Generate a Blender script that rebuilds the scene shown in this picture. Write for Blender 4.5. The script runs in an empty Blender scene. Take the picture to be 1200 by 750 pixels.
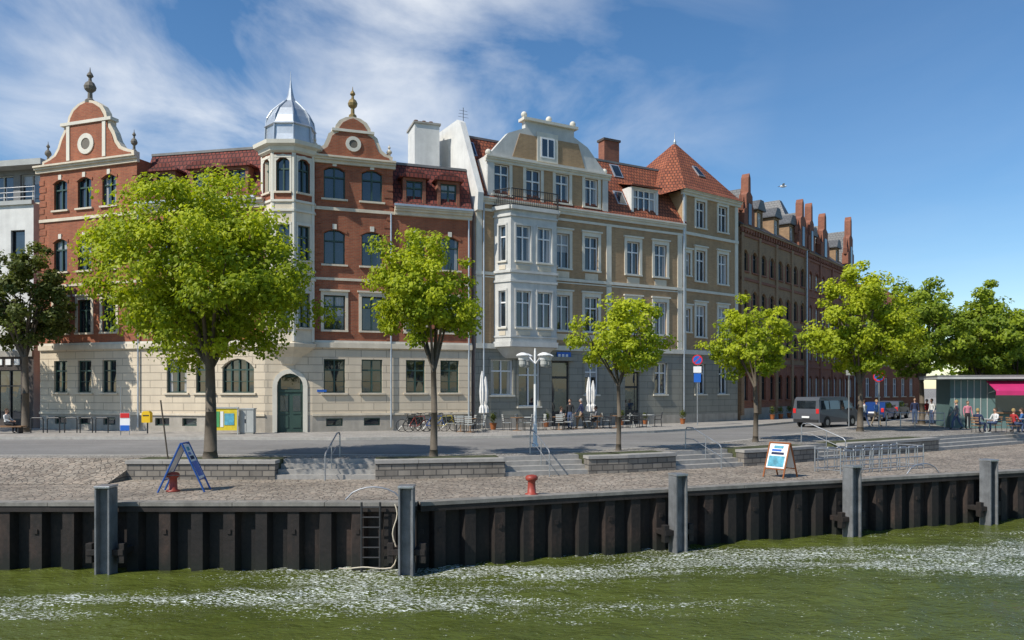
import bpy, math, random
import numpy as np
from mathutils import Vector, Matrix
rnd=random.Random(7)
CZ=2.5; FP=900.0; HY=455.0
D=bpy.data; SC=bpy.context.scene
# ------------------------------------------------------------------ materials
def nodes(name):
    m=D.materials.new(name); m.use_nodes=True
    nt=m.node_tree; b=nt.nodes['Principled BSDF']
    return m,nt,b
def col(c,f=1.0): return (min(1,c[0]*f),min(1,c[1]*f),min(1,c[2]*f),1)
def mixc(nt,fac,a,b,mode='MIX'):
    n=nt.nodes.new('ShaderNodeMix'); n.data_type='RGBA'; n.blend_type=mode
    for i,v in ((0,fac),(6,a),(7,b)):
        if isinstance(v,(int,float)): n.inputs[i].default_value=v
        elif isinstance(v,tuple): n.inputs[i].default_value=v
        else: nt.links.new(v,n.inputs[i])
    return n.outputs[2]
def mth(nt,op,a,b=None,c=None):
    n=nt.nodes.new('ShaderNodeMath'); n.operation=op
    for i,v in enumerate((a,b,c)):
        if v is None: continue
        if isinstance(v,(int,float)): n.inputs[i].default_value=v
        else: nt.links.new(v,n.inputs[i])
    return n.outputs[0]
def noise_(nt,scale,detail=4,vec=None,rough=.6):
    n=nt.nodes.new('ShaderNodeTexNoise'); n.inputs['Scale'].default_value=scale
    n.inputs['Detail'].default_value=detail; n.inputs['Roughness'].default_value=rough
    if vec is not None: nt.links.new(vec,n.inputs['Vector'])
    return n.outputs['Fac']
def ramp(nt,fac,pts):
    n=nt.nodes.new('ShaderNodeValToRGB'); cr=n.color_ramp
    while len(cr.elements)<len(pts): cr.elements.new(.5)
    for e,(p,c) in zip(cr.elements,pts):
        e.position=p; e.color=c if isinstance(c,tuple) else (c,c,c,1)
    nt.links.new(fac,n.inputs[0]); return n.outputs[0]
def coords(nt,kind='Object',scale=(1,1,1)):
    t=nt.nodes.new('ShaderNodeTexCoord'); mp=nt.nodes.new('ShaderNodeMapping')
    mp.inputs['Scale'].default_value=scale
    nt.links.new(t.outputs[kind],mp.inputs[0]); return mp.outputs[0]
def bump(nt,b,h,strength=.3,dist=.02):
    n=nt.nodes.new('ShaderNodeBump'); n.inputs['Strength'].default_value=strength; n.inputs['Distance'].default_value=dist
    nt.links.new(h,n.inputs['Height']); nt.links.new(n.outputs[0],b.inputs['Normal'])
MATS={}
def plain(name,c,rough=.75,var=.18,scale=1.5,metal=0,bmp=.15,streak=True):
    m,nt,b=nodes(name); v=coords(nt,'Object')
    f=noise_(nt,scale,6,v); f2=noise_(nt,scale*12,3,v)
    c1=ramp(nt,f,[(.3,col(c,1-var)),(.7,col(c,1+var*.6))])
    c2=ramp(nt,f2,[(.3,1-var*.5),(.7,1.0)])
    o=mixc(nt,1.0,c1,c2,'MULTIPLY')
    if streak:
        vs=coords(nt,'Object',(2.2,2.2,.18)); f3=noise_(nt,1.0,5,vs)
        o=mixc(nt,1.0,o,ramp(nt,f3,[(.35,1-var*.8),(.6,1.0)]),'MULTIPLY')
    nt.links.new(o,b.inputs['Base Color']); b.inputs['Roughness'].default_value=rough; b.inputs['Metallic'].default_value=metal
    if bmp: bump(nt,b,f2,bmp,.01)
    MATS[name]=m; return m
def brick(name,c1,c2,mort,bw=.25,bh=.083,ms=.012,var=.25,rough=.85,bmp=.4,dist=.01,offset=.5):
    m,nt,b=nodes(name)
    t=nt.nodes.new('ShaderNodeTexCoord')
    br=nt.nodes.new('ShaderNodeTexBrick'); br.offset=offset
    br.inputs['Color1'].default_value=col(c1); br.inputs['Color2'].default_value=col(c2); br.inputs['Mortar'].default_value=col(mort)
    br.inputs['Scale'].default_value=1; br.inputs['Mortar Size'].default_value=ms; br.inputs['Mortar Smooth'].default_value=.3
    br.inputs['Brick Width'].default_value=bw; br.inputs['Row Height'].default_value=bh; br.inputs['Bias'].default_value=0
    nt.links.new(t.outputs['UV'],br.inputs['Vector'])
    v=coords(nt,'Object'); f=noise_(nt,.7,6,v); vs=coords(nt,'Object',(2.5,2.5,.2)); f3=noise_(nt,1.0,5,vs)
    o=mixc(nt,1.0,br.outputs['Color'],ramp(nt,f,[(.3,1-var),(.7,1.0)]),'MULTIPLY')
    o=mixc(nt,1.0,o,ramp(nt,f3,[(.35,1-var*.7),(.6,1.0)]),'MULTIPLY')
    nt.links.new(o,b.inputs['Base Color']); b.inputs['Roughness'].default_value=rough
    inv=nt.nodes.new('ShaderNodeMath'); inv.operation='SUBTRACT'; inv.inputs[0].default_value=1; nt.links.new(br.outputs['Fac'],inv.inputs[1])
    bump(nt,b,inv.outputs[0],bmp,dist)
    MATS[name]=m; return m
brick('red_brick',(.44,.125,.055),(.33,.085,.04),(.30,.17,.10))
brick('tan_brick',(.50,.32,.165),(.41,.255,.13),(.42,.31,.2),var=.2)
brick('yellow_brown_brick',(.40,.25,.13),(.30,.185,.10),(.3,.21,.14),var=.2)
brick('dark_red_brick',(.34,.115,.06),(.25,.08,.045),(.24,.14,.1),var=.2)
brick('dark_brick',(.09,.07,.06),(.06,.05,.045),(.12,.1,.09))
brick('cream_render',(.70,.59,.44),(.66,.56,.42),(.44,.37,.28),bw=1.4,bh=.42,ms=.025,var=.12,bmp=.6,dist=.02)
brick('grey_green_render',(.31,.30,.25),(.29,.28,.235),(.19,.185,.155),bw=1.4,bh=.42,ms=.02,var=.15,bmp=.5,dist=.02)
brick('wall_stone',(.34,.30,.25),(.22,.195,.165),(.12,.11,.1),bw=.42,bh=.2,ms=.02,var=.3,bmp=.8,dist=.03)
brick('roof_tiles_red',(.45,.135,.06),(.32,.09,.045),(.10,.035,.02),bw=.24,bh=.3,ms=.03,var=.3,bmp=.9,dist=.03)
brick('roof_tiles_dark_red',(.27,.06,.04),(.18,.04,.03),(.06,.02,.018),bw=.24,bh=.3,ms=.03,var=.3,bmp=.9,dist=.03)
brick('roof_slate',(.11,.115,.12),(.08,.083,.09),(.035,.035,.035),bw=.3,bh=.22,ms=.012,var=.25,bmp=.6,rough=.5)
brick('paving_slab',(.40,.37,.33),(.34,.315,.28),(.2,.19,.17),bw=.5,bh=.5,ms=.015,var=.2,bmp=.3,rough=.9)
plain('cream',(.70,.61,.47),var=.14); plain('cream_light',(.70,.66,.56),var=.10)
plain('white_render',(.70,.69,.65),var=.12); plain('white_paint',(.80,.80,.79),var=.05,streak=False,bmp=0); plain('pale_render',(.60,.59,.55),var=.14)
plain('green_frame',(.035,.075,.06),rough=.5,streak=False,bmp=0); plain('plinth',(.42,.38,.32),var=.2)
plain('concrete',(.42,.39,.34),var=.25); plain('coping_edge',(.27,.25,.22),var=.3,scale=3); plain('granite',(.37,.35,.32),scale=6); plain('kerb_stone',(.46,.435,.39),scale=4)
plain('dark_metal',(.03,.03,.032),rough=.45,streak=False,bmp=0); plain('galvanised',(.45,.46,.47),rough=.4,metal=.7,scale=5)
plain('zinc',(.50,.54,.58),rough=.42,metal=.55,var=.15); plain('pile_grey',(.20,.205,.21),rough=.6,var=.35,scale=3); plain('rust_dark',(.035,.026,.022),var=.4)
plain('bark',(.12,.095,.068),scale=6,bmp=1)
plain('red_paint',(.33,.05,.03),rough=.5,streak=False,var=.3,scale=6); plain('blue_paint',(.02,.09,.34),rough=.4,streak=False,bmp=0)
plain('sign_red',(.6,.02,.02),rough=.4,var=.03,streak=False,bmp=0); plain('sign_blue',(.015,.12,.50),rough=.4,var=.03,streak=False,bmp=0)
plain('poster_cyan',(.12,.42,.55),scale=4,var=.5,streak=False,bmp=0); plain('poster_yellow',(.72,.55,.03),scale=5,var=.2,streak=False,bmp=0)
plain('poster_green',(.08,.35,.12),streak=False,bmp=0); plain('orange_wood',(.35,.11,.03)); plain('wood',(.25,.14,.07),scale=5)
plain('cabinet_grey',(.42,.43,.41),var=.1); plain('post_yellow',(.8,.5,.01),streak=False,bmp=0,var=.05)
plain('canvas_white',(.78,.76,.72),var=.08); plain('magenta_canvas',(.50,.02,.13),var=.1); plain('teal_panel',(.10,.17,.165),var=.1)
plain('roof_felt',(.22,.22,.215)); plain('rubber',(.02,.02,.02),streak=False); plain('copper_green',(.17,.22,.19),var=.3)
plain('van_paint',(.13,.14,.16),rough=.3,metal=.4,var=.04,streak=False,bmp=0); plain('car_blue',(.02,.06,.22),rough=.25,metal=.3,var=.03,streak=False,bmp=0)
plain('soil_plants',(.09,.10,.04),scale=8,var=.5,bmp=1); plain('gold',(.28,.20,.08),rough=.5,metal=.4,streak=False); plain('finial_stone',(.17,.15,.12))
plain('skin',(.45,.26,.18),rough=.6,var=.05,streak=False,bmp=0); plain('feather_white',(.7,.7,.7),streak=False)
for nme,c in dict(cloth_navy=(.02,.03,.08),cloth_black=(.02,.02,.022),cloth_white=(.65,.65,.63),cloth_red=(.4,.03,.03),cloth_blue=(.05,.14,.35),cloth_pink=(.55,.2,.25),cloth_grey=(.18,.18,.19),cloth_tan=(.35,.27,.18),hair_brown=(.06,.035,.02),hair_grey=(.35,.34,.32),hair_blond=(.35,.24,.1),jeans=(.06,.09,.17)).items():
    plain(nme,c,rough=.9,var=.15,scale=8,streak=False,bmp=0)
def glass_mat(name,base,ior):
    m,nt,b=nodes(name); v=coords(nt,'Object'); f=noise_(nt,.55,2,v)
    nt.links.new(ramp(nt,f,[(.35,col(base,.4)),(.65,col(base,1.6))]),b.inputs['Base Color'])
    b.inputs['Roughness'].default_value=.03; b.inputs['IOR'].default_value=ior
    f2=noise_(nt,1.3,2,v); bump(nt,b,f2,.12,.02); MATS[name]=m
glass_mat('window_glass',(.018,.025,.032),1.9)
m,nt,b=nodes('curtain'); v=coords(nt,'UV',(14,.6,1)); f=noise_(nt,1,3,v)
nt.links.new(ramp(nt,f,[(.3,col((.20,.21,.22))),(.7,col((.42,.42,.42)))]),b.inputs['Base Color']); b.inputs['Roughness'].default_value=.5
b.inputs['Coat Weight'].default_value=1; MATS['curtain']=m
m,nt,b=nodes('asphalt'); v=coords(nt,'Object'); f=noise_(nt,.25,6,v); f2=noise_(nt,40,3,v); vs=coords(nt,'Object',(.05,.8,1)); f3=noise_(nt,1,4,vs)
o=ramp(nt,f,[(.3,col((.21,.20,.187))),(.7,col((.285,.272,.255)))]); o=mixc(nt,1.0,o,ramp(nt,f2,[(.3,.75),(.7,1.0)]),'MULTIPLY'); o=mixc(nt,1.0,o,ramp(nt,f3,[(.35,.82),(.6,1.0)]),'MULTIPLY')
cr_=noise_(nt,.55,8,v,.75); o=mixc(nt,1.0,o,ramp(nt,cr_,[(.488,1.0),(.5,.72),(.512,1.0)]),'MULTIPLY')
nt.links.new(o,b.inputs['Base Color']); b.inputs['Roughness'].default_value=.92; bump(nt,b,f2,.4,.01); MATS['asphalt']=m
def cobble(name,ca,cb,scale):
    m,nt,b=nodes(name); v=coords(nt,'Object')
    vo=nt.nodes.new('ShaderNodeTexVoronoi'); vo.inputs['Scale'].default_value=scale; nt.links.new(v,vo.inputs['Vector'])
    ve=nt.nodes.new('ShaderNodeTexVoronoi'); ve.feature='DISTANCE_TO_EDGE'; ve.inputs['Scale'].default_value=scale; nt.links.new(v,ve.inputs['Vector'])
    sp=nt.nodes.new('ShaderNodeSeparateColor'); nt.links.new(vo.outputs['Color'],sp.inputs[0])
    c=ramp(nt,sp.outputs[0],[(0,col(ca)),(.5,col(cb)),(1,col(ca,1.5))])
    e=ramp(nt,ve.outputs['Distance'],[(0,.3),(.09,1.0)]); o=mixc(nt,1.0,c,e,'MULTIPLY')
    f=noise_(nt,.35,5,v); o=mixc(nt,1.0,o,ramp(nt,f,[(.3,.60),(.7,1.0)]),'MULTIPLY')
    f4=noise_(nt,2.2,5,v); o=mixc(nt,1.0,o,ramp(nt,f4,[(.35,.78),(.6,1.0)]),'MULTIPLY')
    nt.links.new(o,b.inputs['Base Color']); b.inputs['Roughness'].default_value=.85; bump(nt,b,e,.8,.03); MATS[name]=m
cobble('cobbles',(.31,.25,.195),(.42,.36,.29),5.5); cobble('cobbles_grey',(.33,.30,.26),(.41,.375,.33),7)
m,nt,b=nodes('sheet_pile_steel'); v=coords(nt,'Object',(1.2,1.2,.35)); f=noise_(nt,1.0,6,v); v2=coords(nt,'Object'); f2=noise_(nt,9,4,v2)
o=ramp(nt,f,[(.3,col((.009,.008,.008))),(.52,col((.024,.017,.014))),(.70,col((.075,.044,.032)))])
o=mixc(nt,1.0,o,ramp(nt,f2,[(.3,.5),(.7,1.0)]),'MULTIPLY')
sx=nt.nodes.new('ShaderNodeSeparateXYZ'); nt.links.new(v2,sx.inputs[0])
mz=nt.nodes.new('ShaderNodeMath'); mz.operation='MULTIPLY_ADD'; mz.inputs[1].default_value=.5; nt.links.new(f2,mz.inputs[0]); nt.links.new(sx.outputs[2],mz.inputs[2])
mr=nt.nodes.new('ShaderNodeMapRange'); mr.inputs[1].default_value=-1.95; mr.inputs[2].default_value=-1.5; nt.links.new(mz.outputs[0],mr.inputs[0])
o=mixc(nt,mr.outputs[0],col((.008,.010,.006)),o)
nt.links.new(o,b.inputs['Base Color']); b.inputs['Roughness'].default_value=.75; bump(nt,b,f2,.4,.02); MATS['sheet_pile_steel']=m
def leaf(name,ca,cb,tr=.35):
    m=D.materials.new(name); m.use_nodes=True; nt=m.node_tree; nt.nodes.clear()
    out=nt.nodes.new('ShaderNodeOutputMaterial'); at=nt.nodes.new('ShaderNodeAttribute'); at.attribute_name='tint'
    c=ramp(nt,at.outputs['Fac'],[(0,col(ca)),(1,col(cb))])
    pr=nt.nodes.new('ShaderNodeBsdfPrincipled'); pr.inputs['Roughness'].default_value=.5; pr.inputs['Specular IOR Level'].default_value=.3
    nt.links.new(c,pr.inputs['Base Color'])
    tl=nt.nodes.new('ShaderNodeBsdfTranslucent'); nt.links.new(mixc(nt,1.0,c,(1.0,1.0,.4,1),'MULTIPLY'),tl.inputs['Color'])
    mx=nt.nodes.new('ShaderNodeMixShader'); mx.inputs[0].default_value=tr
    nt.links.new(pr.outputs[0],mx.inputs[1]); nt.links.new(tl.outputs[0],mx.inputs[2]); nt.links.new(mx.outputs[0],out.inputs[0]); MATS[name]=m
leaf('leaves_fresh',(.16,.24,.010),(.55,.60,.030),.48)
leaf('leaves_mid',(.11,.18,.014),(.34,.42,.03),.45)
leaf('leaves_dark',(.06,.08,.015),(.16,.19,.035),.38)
# water
m,nt,b=nodes('harbour_water'); v=coords(nt,'Object')
vw=coords(nt,'Object',(1,1.7,1)); w1=noise_(nt,1.9,3,vw,.55); w2=noise_(nt,7,3,vw,.6)
ad=mth(nt,'MULTIPLY_ADD',w2,.35,w1)
big=noise_(nt,.18,4,v)
o=ramp(nt,big,[(.3,col((.060,.075,.013))),(.7,col((.095,.115,.022)))])
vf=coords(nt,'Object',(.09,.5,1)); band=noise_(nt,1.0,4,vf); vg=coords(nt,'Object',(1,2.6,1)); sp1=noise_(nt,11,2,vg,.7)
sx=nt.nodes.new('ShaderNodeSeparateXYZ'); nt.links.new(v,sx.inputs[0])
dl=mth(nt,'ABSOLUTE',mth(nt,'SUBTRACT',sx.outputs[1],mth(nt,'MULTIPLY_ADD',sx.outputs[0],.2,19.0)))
near=mth(nt,'MAXIMUM',mth(nt,'SUBTRACT',1.0,mth(nt,'DIVIDE',dl,2.6)),0.0)   # lane of sun glints painted into the water colour
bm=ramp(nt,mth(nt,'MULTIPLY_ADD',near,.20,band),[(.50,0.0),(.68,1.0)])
glint_mask=ramp(nt,mth(nt,'MULTIPLY_ADD',bm,.17,sp1),[(.705,0.0),(.745,1.0)])
o=mixc(nt,glint_mask,o,(.82,.85,.80,1))  # glitter painted as white specks in the base colour
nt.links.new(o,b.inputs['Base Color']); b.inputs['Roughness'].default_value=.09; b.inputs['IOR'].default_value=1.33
bump(nt,b,ad,1.0,.10); MATS['harbour_water']=m

# ------------------------------------------------------------------ mesh builder
class MB:
    def __init__(s): s.v=[];s.f=[];s.m=[];s.mats=[]
    def mi(s,m):
        if m not in s.mats: s.mats.append(m)
        return s.mats.index(m)
    def add(s,vs,fs,mat):
        o=len(s.v); s.v.extend([tuple(p) for p in vs]); k=s.mi(mat)
        for f in fs: s.f.append(tuple(i+o for i in f)); s.m.append(k)
    def quad(s,a,b,c,d,mat): s.add([a,b,c,d],[(0,1,2,3)],mat)
    def hexa(s,p,mat): s.add(p,[(0,3,2,1),(4,5,6,7),(0,1,5,4),(1,2,6,5),(2,3,7,6),(3,0,4,7)],mat)
    def box(s,x0,x1,y0,y1,z0,z1,mat): s.hexa([(x0,y0,z0),(x1,y0,z0),(x1,y1,z0),(x0,y1,z0),(x0,y0,z1),(x1,y0,z1),(x1,y1,z1),(x0,y1,z1)],mat)
    def fbox(s,F,u0,u1,z0,z1,n0,n1,mat):
        P=F.P; s.hexa([P(u0,z0,n1),P(u1,z0,n1),P(u1,z0,n0),P(u0,z0,n0),P(u0,z1,n1),P(u1,z1,n1),P(u1,z1,n0),P(u0,z1,n0)],mat)
    def cyl(s,p0,p1,r0,r1,mat,seg=10,cap=True):
        p0=Vector(p0);p1=Vector(p1);d=(p1-p0)
        if d.length<1e-6:return
        d.normalize(); a=Vector((0,0,1)) if abs(d.z)<.9 else Vector((1,0,0)); x=d.cross(a).normalized(); y=d.cross(x)
        vs=[];
        for p,r in((p0,r0),(p1,r1)):
            for i in range(seg):
                t=2*math.pi*i/seg; vs.append(p+x*math.cos(t)*r+y*math.sin(t)*r)
        fs=[(i,(i+1)%seg,seg+(i+1)%seg,seg+i) for i in range(seg)]
        if cap: fs+= [tuple(range(seg)),tuple(range(2*seg-1,seg-1,-1))]
        s.add(vs,fs,mat)
    def tube(s,pts,r,mat,seg=8):
        for a,b in zip(pts,pts[1:]): s.cyl(a,b,r,r,mat,seg)
    def lathe(s,c,prof,mat,seg=16,rot=0,sx=1,sy=1):
        vs=[];n=len(prof)
        for r,z in prof:
            for i in range(seg):
                t=2*math.pi*i/seg+rot; vs.append((c[0]+math.cos(t)*r*sx,c[1]+math.sin(t)*r*sy,c[2]+z))
        fs=[]
        for j in range(n-1):
            for i in range(seg): k=(i+1)%seg; fs.append((j*seg+i,j*seg+k,(j+1)*seg+k,(j+1)*seg+i))
        fs+=[tuple(range(seg-1,-1,-1)),tuple(range((n-1)*seg,n*seg))]
        s.add(vs,fs,mat)
    def ball(s,c,r,mat,seg=12,sx=1,sy=1,sz=1):
        pr=[(max(.001,r*math.sin(math.pi*i/8)),-r*sz*math.cos(math.pi*i/8)) for i in range(9)]
        s.lathe(c,pr,mat,seg,0,sx,sy)
    def fpoly(s,F,pts,n0,n1,mat):
        k=len(pts); vs=[F.P(u,z,n1) for u,z in pts]+[F.P(u,z,n0) for u,z in pts]
        fs=[tuple(range(k)),tuple(range(2*k-1,k-1,-1))]+[(i,k+i,k+(i+1)%k,(i+1)%k) for i in range(k)]
        s.add(vs,fs,mat)
    def torus(s,c,R,r,ax,mat,seg=20,s2=6):
        ax=Vector(ax).normalized(); a=Vector((0,0,1)); x=ax.cross(a).normalized(); y=ax.cross(x); vs=[];fs=[]
        for i in range(seg):
            t=2*math.pi*i/seg; d=x*math.cos(t)+y*math.sin(t)
            for j in range(s2):
                q=2*math.pi*j/s2; vs.append(Vector(c)+d*(R+r*math.cos(q))+ax*r*math.sin(q))
        for i in range(seg):
            for j in range(s2): a1=i*s2+j;b1=i*s2+(j+1)%s2;i2=((i+1)%seg)*s2; fs.append((a1,b1,i2+(j+1)%s2,i2+j))
        s.add(vs,fs,mat)
    def finish(s,name,parent=None,smooth=False,xf=None,bevel=0):
        me=D.meshes.new(name); V=s.v
        if xf is not None: V=[tuple(xf@Vector(p)) for p in V]
        me.from_pydata(V,[],s.f); 
        for k in s.mats: me.materials.append(MATS[k])
        me.polygons.foreach_set('material_index',s.m)
        if smooth: me.polygons.foreach_set('use_smooth',[True]*len(s.f))
        me.update()
        uv=me.uv_layers.new(name='UVMap'); buf=np.zeros(len(me.loops)*2,dtype=np.float32)
        for p in me.polygons:
            n=p.normal
            if abs(n.z)<.85:
                l=math.hypot(n.x,n.y) or 1; tx,ty=-n.y/l,n.x/l; k=1/max(.3,math.sqrt(max(0,1-n.z*n.z)))
                for li in p.loop_indices:
                    c=V[me.loops[li].vertex_index]; buf[2*li]=c[0]*tx+c[1]*ty; buf[2*li+1]=c[2]*k
            else:
                for li in p.loop_indices:
                    c=V[me.loops[li].vertex_index]; buf[2*li]=c[0]; buf[2*li+1]=c[1]
        uv.data.foreach_set('uv',buf)
        ob=D.objects.new(name,me); SC.collection.objects.link(ob)
        if parent: ob.parent=parent
        if bevel:
            md=ob.modifiers.new('b','BEVEL'); md.width=bevel; md.segments=2; md.limit_method='ANGLE'
        return ob
def empty(name,loc=(0,0,0)):
    e=D.objects.new(name,None); e.empty_display_size=.5; SC.collection.objects.link(e); return e
class Fc:
    def __init__(s,A,B):
        s.A=Vector(A[:2]);s.B=Vector(B[:2]); d=s.B-s.A; s.L=d.length; s.t=d/s.L; s.n=Vector((s.t.y,-s.t.x))
    def P(s,u,z,n=0):
        q=s.A+s.t*u+s.n*n; return (q.x,q.y,z)
    def U(s,px):
        k=(px-600)/FP
        return (k*s.A.y-s.A.x)/(s.t.x-k*s.t.y)
    def off(s,u0,u1,n): return Fc(s.P(u0,0,n),s.P(u1,0,n))
class Bld:
    def __init__(s,name): s.name=name; s.parts={}
    def __getitem__(s,k):
        if k not in s.parts: s.parts[k]=MB()
        return s.parts[k]
    def finish(s):
        e=empty(s.name)
        for k,mb in s.parts.items(): mb.finish(k,e)
        return e
def wall(mb,F,u0,u1,z0,z1,ops,mat,rmat=None,dep=.22):
    ops=[o for o in ops if o[0]<u1 and o[1]>u0 and o[2]<z1 and o[3]>z0]
    us=sorted({u0,u1}|{min(max(o[i],u0),u1) for o in ops for i in(0,1)}); zs=sorted({z0,z1}|{min(max(o[i],z0),z1) for o in ops for i in(2,3)})
    for a,b in zip(us,us[1:]):
        for c,d in zip(zs,zs[1:]):
            x=(a+b)/2;y=(c+d)/2
            if any(o[0]<x<o[1] and o[2]<y<o[3] for o in ops): continue
            mb.quad(F.P(a,c),F.P(b,c),F.P(b,d),F.P(a,d),mat)
    r=rmat or mat
    for a,b,c,d in ops:
        c=max(c,z0); d=min(d,z1)
        P=F.P
        mb.quad(P(a,c),P(a,c,-dep),P(a,d,-dep),P(a,d),r); mb.quad(P(b,c),P(b,d),P(b,d,-dep),P(b,c,-dep),r)
        if d<z1: mb.quad(P(a,d),P(a,d,-dep),P(b,d,-dep),P(b,d),r)
        if c>z0: mb.quad(P(a,c),P(b,c),P(b,c,-dep),P(a,c,-dep),r)
def shell(mb,F,u0,u1,z0,z1,back,mat,roofmat='roof_felt'):
    P=F.P
    mb.quad(P(u0,z0,-back),P(u0,z0),P(u0,z1),P(u0,z1,-back),mat); mb.quad(P(u1,z0),P(u1,z0,-back),P(u1,z1,-back),P(u1,z1),mat)
    mb.quad(P(u1,z0,-back),P(u0,z0,-back),P(u0,z1,-back),P(u1,z1,-back),mat); mb.quad(P(u0,z1),P(u1,z1),P(u1,z1,-back),P(u0,z1,-back),roofmat)
def window(B,F,uc,w,z0,z1,fr='white_paint',sur=None,sw=.14,sill='cream',mull=1,trans=.68,arch=0,wallmat=None,cur=.35,hood=False,cross=False):
    W=B['windows']; a=uc-w/2;b=uc+w/2;P=F.P
    k_=mull+1
    for i in range(k_):
        x0=a+w*i/k_;x1=a+w*(i+1)/k_; t1=rnd.uniform(-.006,.006);t2=rnd.uniform(-.006,.006)
        W.quad(P(x0,z0,-.2+t1),P(x1,z0,-.2-t1),P(x1,z1,-.2-t2),P(x0,z1,-.2+t2),'window_glass')
    if rnd.random()<cur:
        if rnd.random()<.5:
            k=w*rnd.uniform(.2,.32)
            W.quad(P(a,z0,-.192),P(a+k,z0,-.192),P(a+k*.8,z1,-.192),P(a,z1,-.192),'curtain'); W.quad(P(b-k,z0,-.192),P(b,z0,-.192),P(b,z1,-.192),P(b-k*.8,z1,-.192),'curtain')
        else:
            h=(z1-z0)*rnd.uniform(.25,.6); W.quad(P(a,z1-h,-.192),P(b,z1-h,-.192),P(b,z1,-.192),P(a,z1,-.192),'curtain')
    t=.065
    W.fbox(F,a,a+t,z0,z1,-.19,-.12,fr);W.fbox(F,b-t,b,z0,z1,-.19,-.12,fr);W.fbox(F,a+t,b-t,z0,z0+t,-.19,-.122,fr);W.fbox(F,a+t,b-t,z1-t,z1,-.19,-.122,fr)
    zt=z0+(z1-z0)*trans
    if trans<1: W.fbox(F,a+t,b-t,zt-.04,zt+.04,-.19,-.115,fr)
    for i in range(mull):
        x=a+(i+1)*w/(mull+1); W.fbox(F,x-.04,x+.04,z0+t,z1-t,-.19,-.118,fr)
    if cross:
        z=(z0+zt)/2; W.fbox(F,a+t,b-t,z-.018,z+.018,-.19,-.125,fr)
    T=B['trim']
    if sur:
        T.fbox(F,a-sw,a,z0,z1,-.02,.045,sur);T.fbox(F,b,b+sw,z0,z1,-.02,.045,sur);T.fbox(F,a-sw,b+sw,z1,z1+sw*1.3,-.02,.055,sur)
    if hood: T.fbox(F,a-sw-.08,b+sw+.08,z1+sw*1.3,z1+sw*1.3+.1,-.02,.14,sur or 'cream')
    if sill: T.fbox(F,a-sw,b+sw,z0-.1,z0,-.1,.11,sill)
    if arch:
        n=6;R=(w*w/4+arch*arch)/(2*arch);cz=z1-R
        pts=[(uc+w/2*math.cos(math.pi*i/n)) for i in range(n+1)]
        arcz=[cz+math.sqrt(max(0,R*R-(x-uc)**2)) for x in pts]
        right=[(b,z1)]+[(uc+0,z1)]+[(x,z) for x,z in zip(pts[:n//2][::-1],arcz[:n//2][::-1])]
        left=[(uc,z1),(a,z1)]+[(x,z) for x,z in zip(pts[n//2+1:][::-1],arcz[n//2+1:][::-1])]
        B['walls'].fpoly(F,right,-.18,-.003,wallmat); B['walls'].fpoly(F,left,-.18,-.003,wallmat)
        n=8
        for i in range(n):
            x0=uc+(w/2+.1)*math.cos(math.pi*i/n);x1=uc+(w/2+.1)*math.cos(math.pi*(i+1)/n)
            R2=R+.02;f=lambda x:cz+math.sqrt(max(0.0,(R2)**2-min(abs(x-uc),w/2)**2))
            T.fpoly(F,[(x1,f(x1)),(x0,f(x0)),(x0,f(x0)+.16),(x1,f(x1)+.16)],-.01,.04,sur or wallmat)
def band(B,F,u0,u1,z0,z1,n,mat='cream'): B['trim'].fbox(F,u0,u1,z0,z1,-.05,n,mat)
def cornice(B,F,u0,u1,z,mat='cream',h=.4,n=.35):
    T=B['trim']; T.fbox(F,u0,u1,z-h,z-h*.55,-.05,n*.4,mat); T.fbox(F,u0,u1,z-h*.55,z-h*.25,-.05,n*.72,mat); T.fbox(F,u0,u1,z-h*.25,z,-.05,n,mat)
def finial(mb,c,h,mat='cream',r=.2):
    pr=[(r,0),(r,.08),(r*.5,.14),(r*.45,.3),(r*1.1,.38),(r*1.25,.46),(r*.9,.56),(r*.35,.62),(r*.3,.7),(r*.7,.76),(r*.5,.82),(r*.15,.88),(.01,1.0)]
    mb.lathe(c,[(a,b*h) for a,b in pr],mat,10)
def gable(B,F,uc,z,prof,inner='red_brick',edge='cream',s=.2,thick=.4):
    R=[(uc+h,z+zz) for h,zz in prof]; Lf=[(uc-h,z+zz) for h,zz in prof[::-1] if h>0]
    B['gable'].fpoly(F,R+Lf,-thick,0.02,edge)
    pr2=[(max(0,h-s) if h>0 else 0,(zz+.08 if i==0 else zz-s*.55)) for i,(h,zz) in enumerate(prof)]
    R=[(uc+h,z+zz) for h,zz in pr2]; Lf=[(uc-h,z+zz) for h,zz in pr2[::-1] if h>0]
    B['gable'].fpoly(F,R+Lf,0.0,.07,inner)
def mansard(B,F,u0,u1,z0,z1,n0,n1,back,mat):
    P=F.P;R=B['roof']
    R.quad(P(u0,z0,n0),P(u1,z0,n0),P(u1,z1,n1),P(u0,z1,n1),mat); R.quad(P(u0,z1,n1),P(u1,z1,n1),P(u1,z1+.3,-back),P(u0,z1+.3,-back),'roof_felt')
    R.quad(P(u0,z0,n0),P(u0,z1,n1),P(u0,z1+.3,-back),P(u0,z0,-back),mat);R.quad(P(u1,z0,n0),P(u1,z0,-back),P(u1,z1+.3,-back),P(u1,z1,n1),mat)
    R.quad(P(u0,z0,-back),P(u1,z0,-back),P(u1,z1+.3,-back),P(u0,z1+.3,-back),mat)
    R.fbox(F,u0,u1,z1-.06,z1+.08,n1-.1,n1+.08,'roof_felt')
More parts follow.
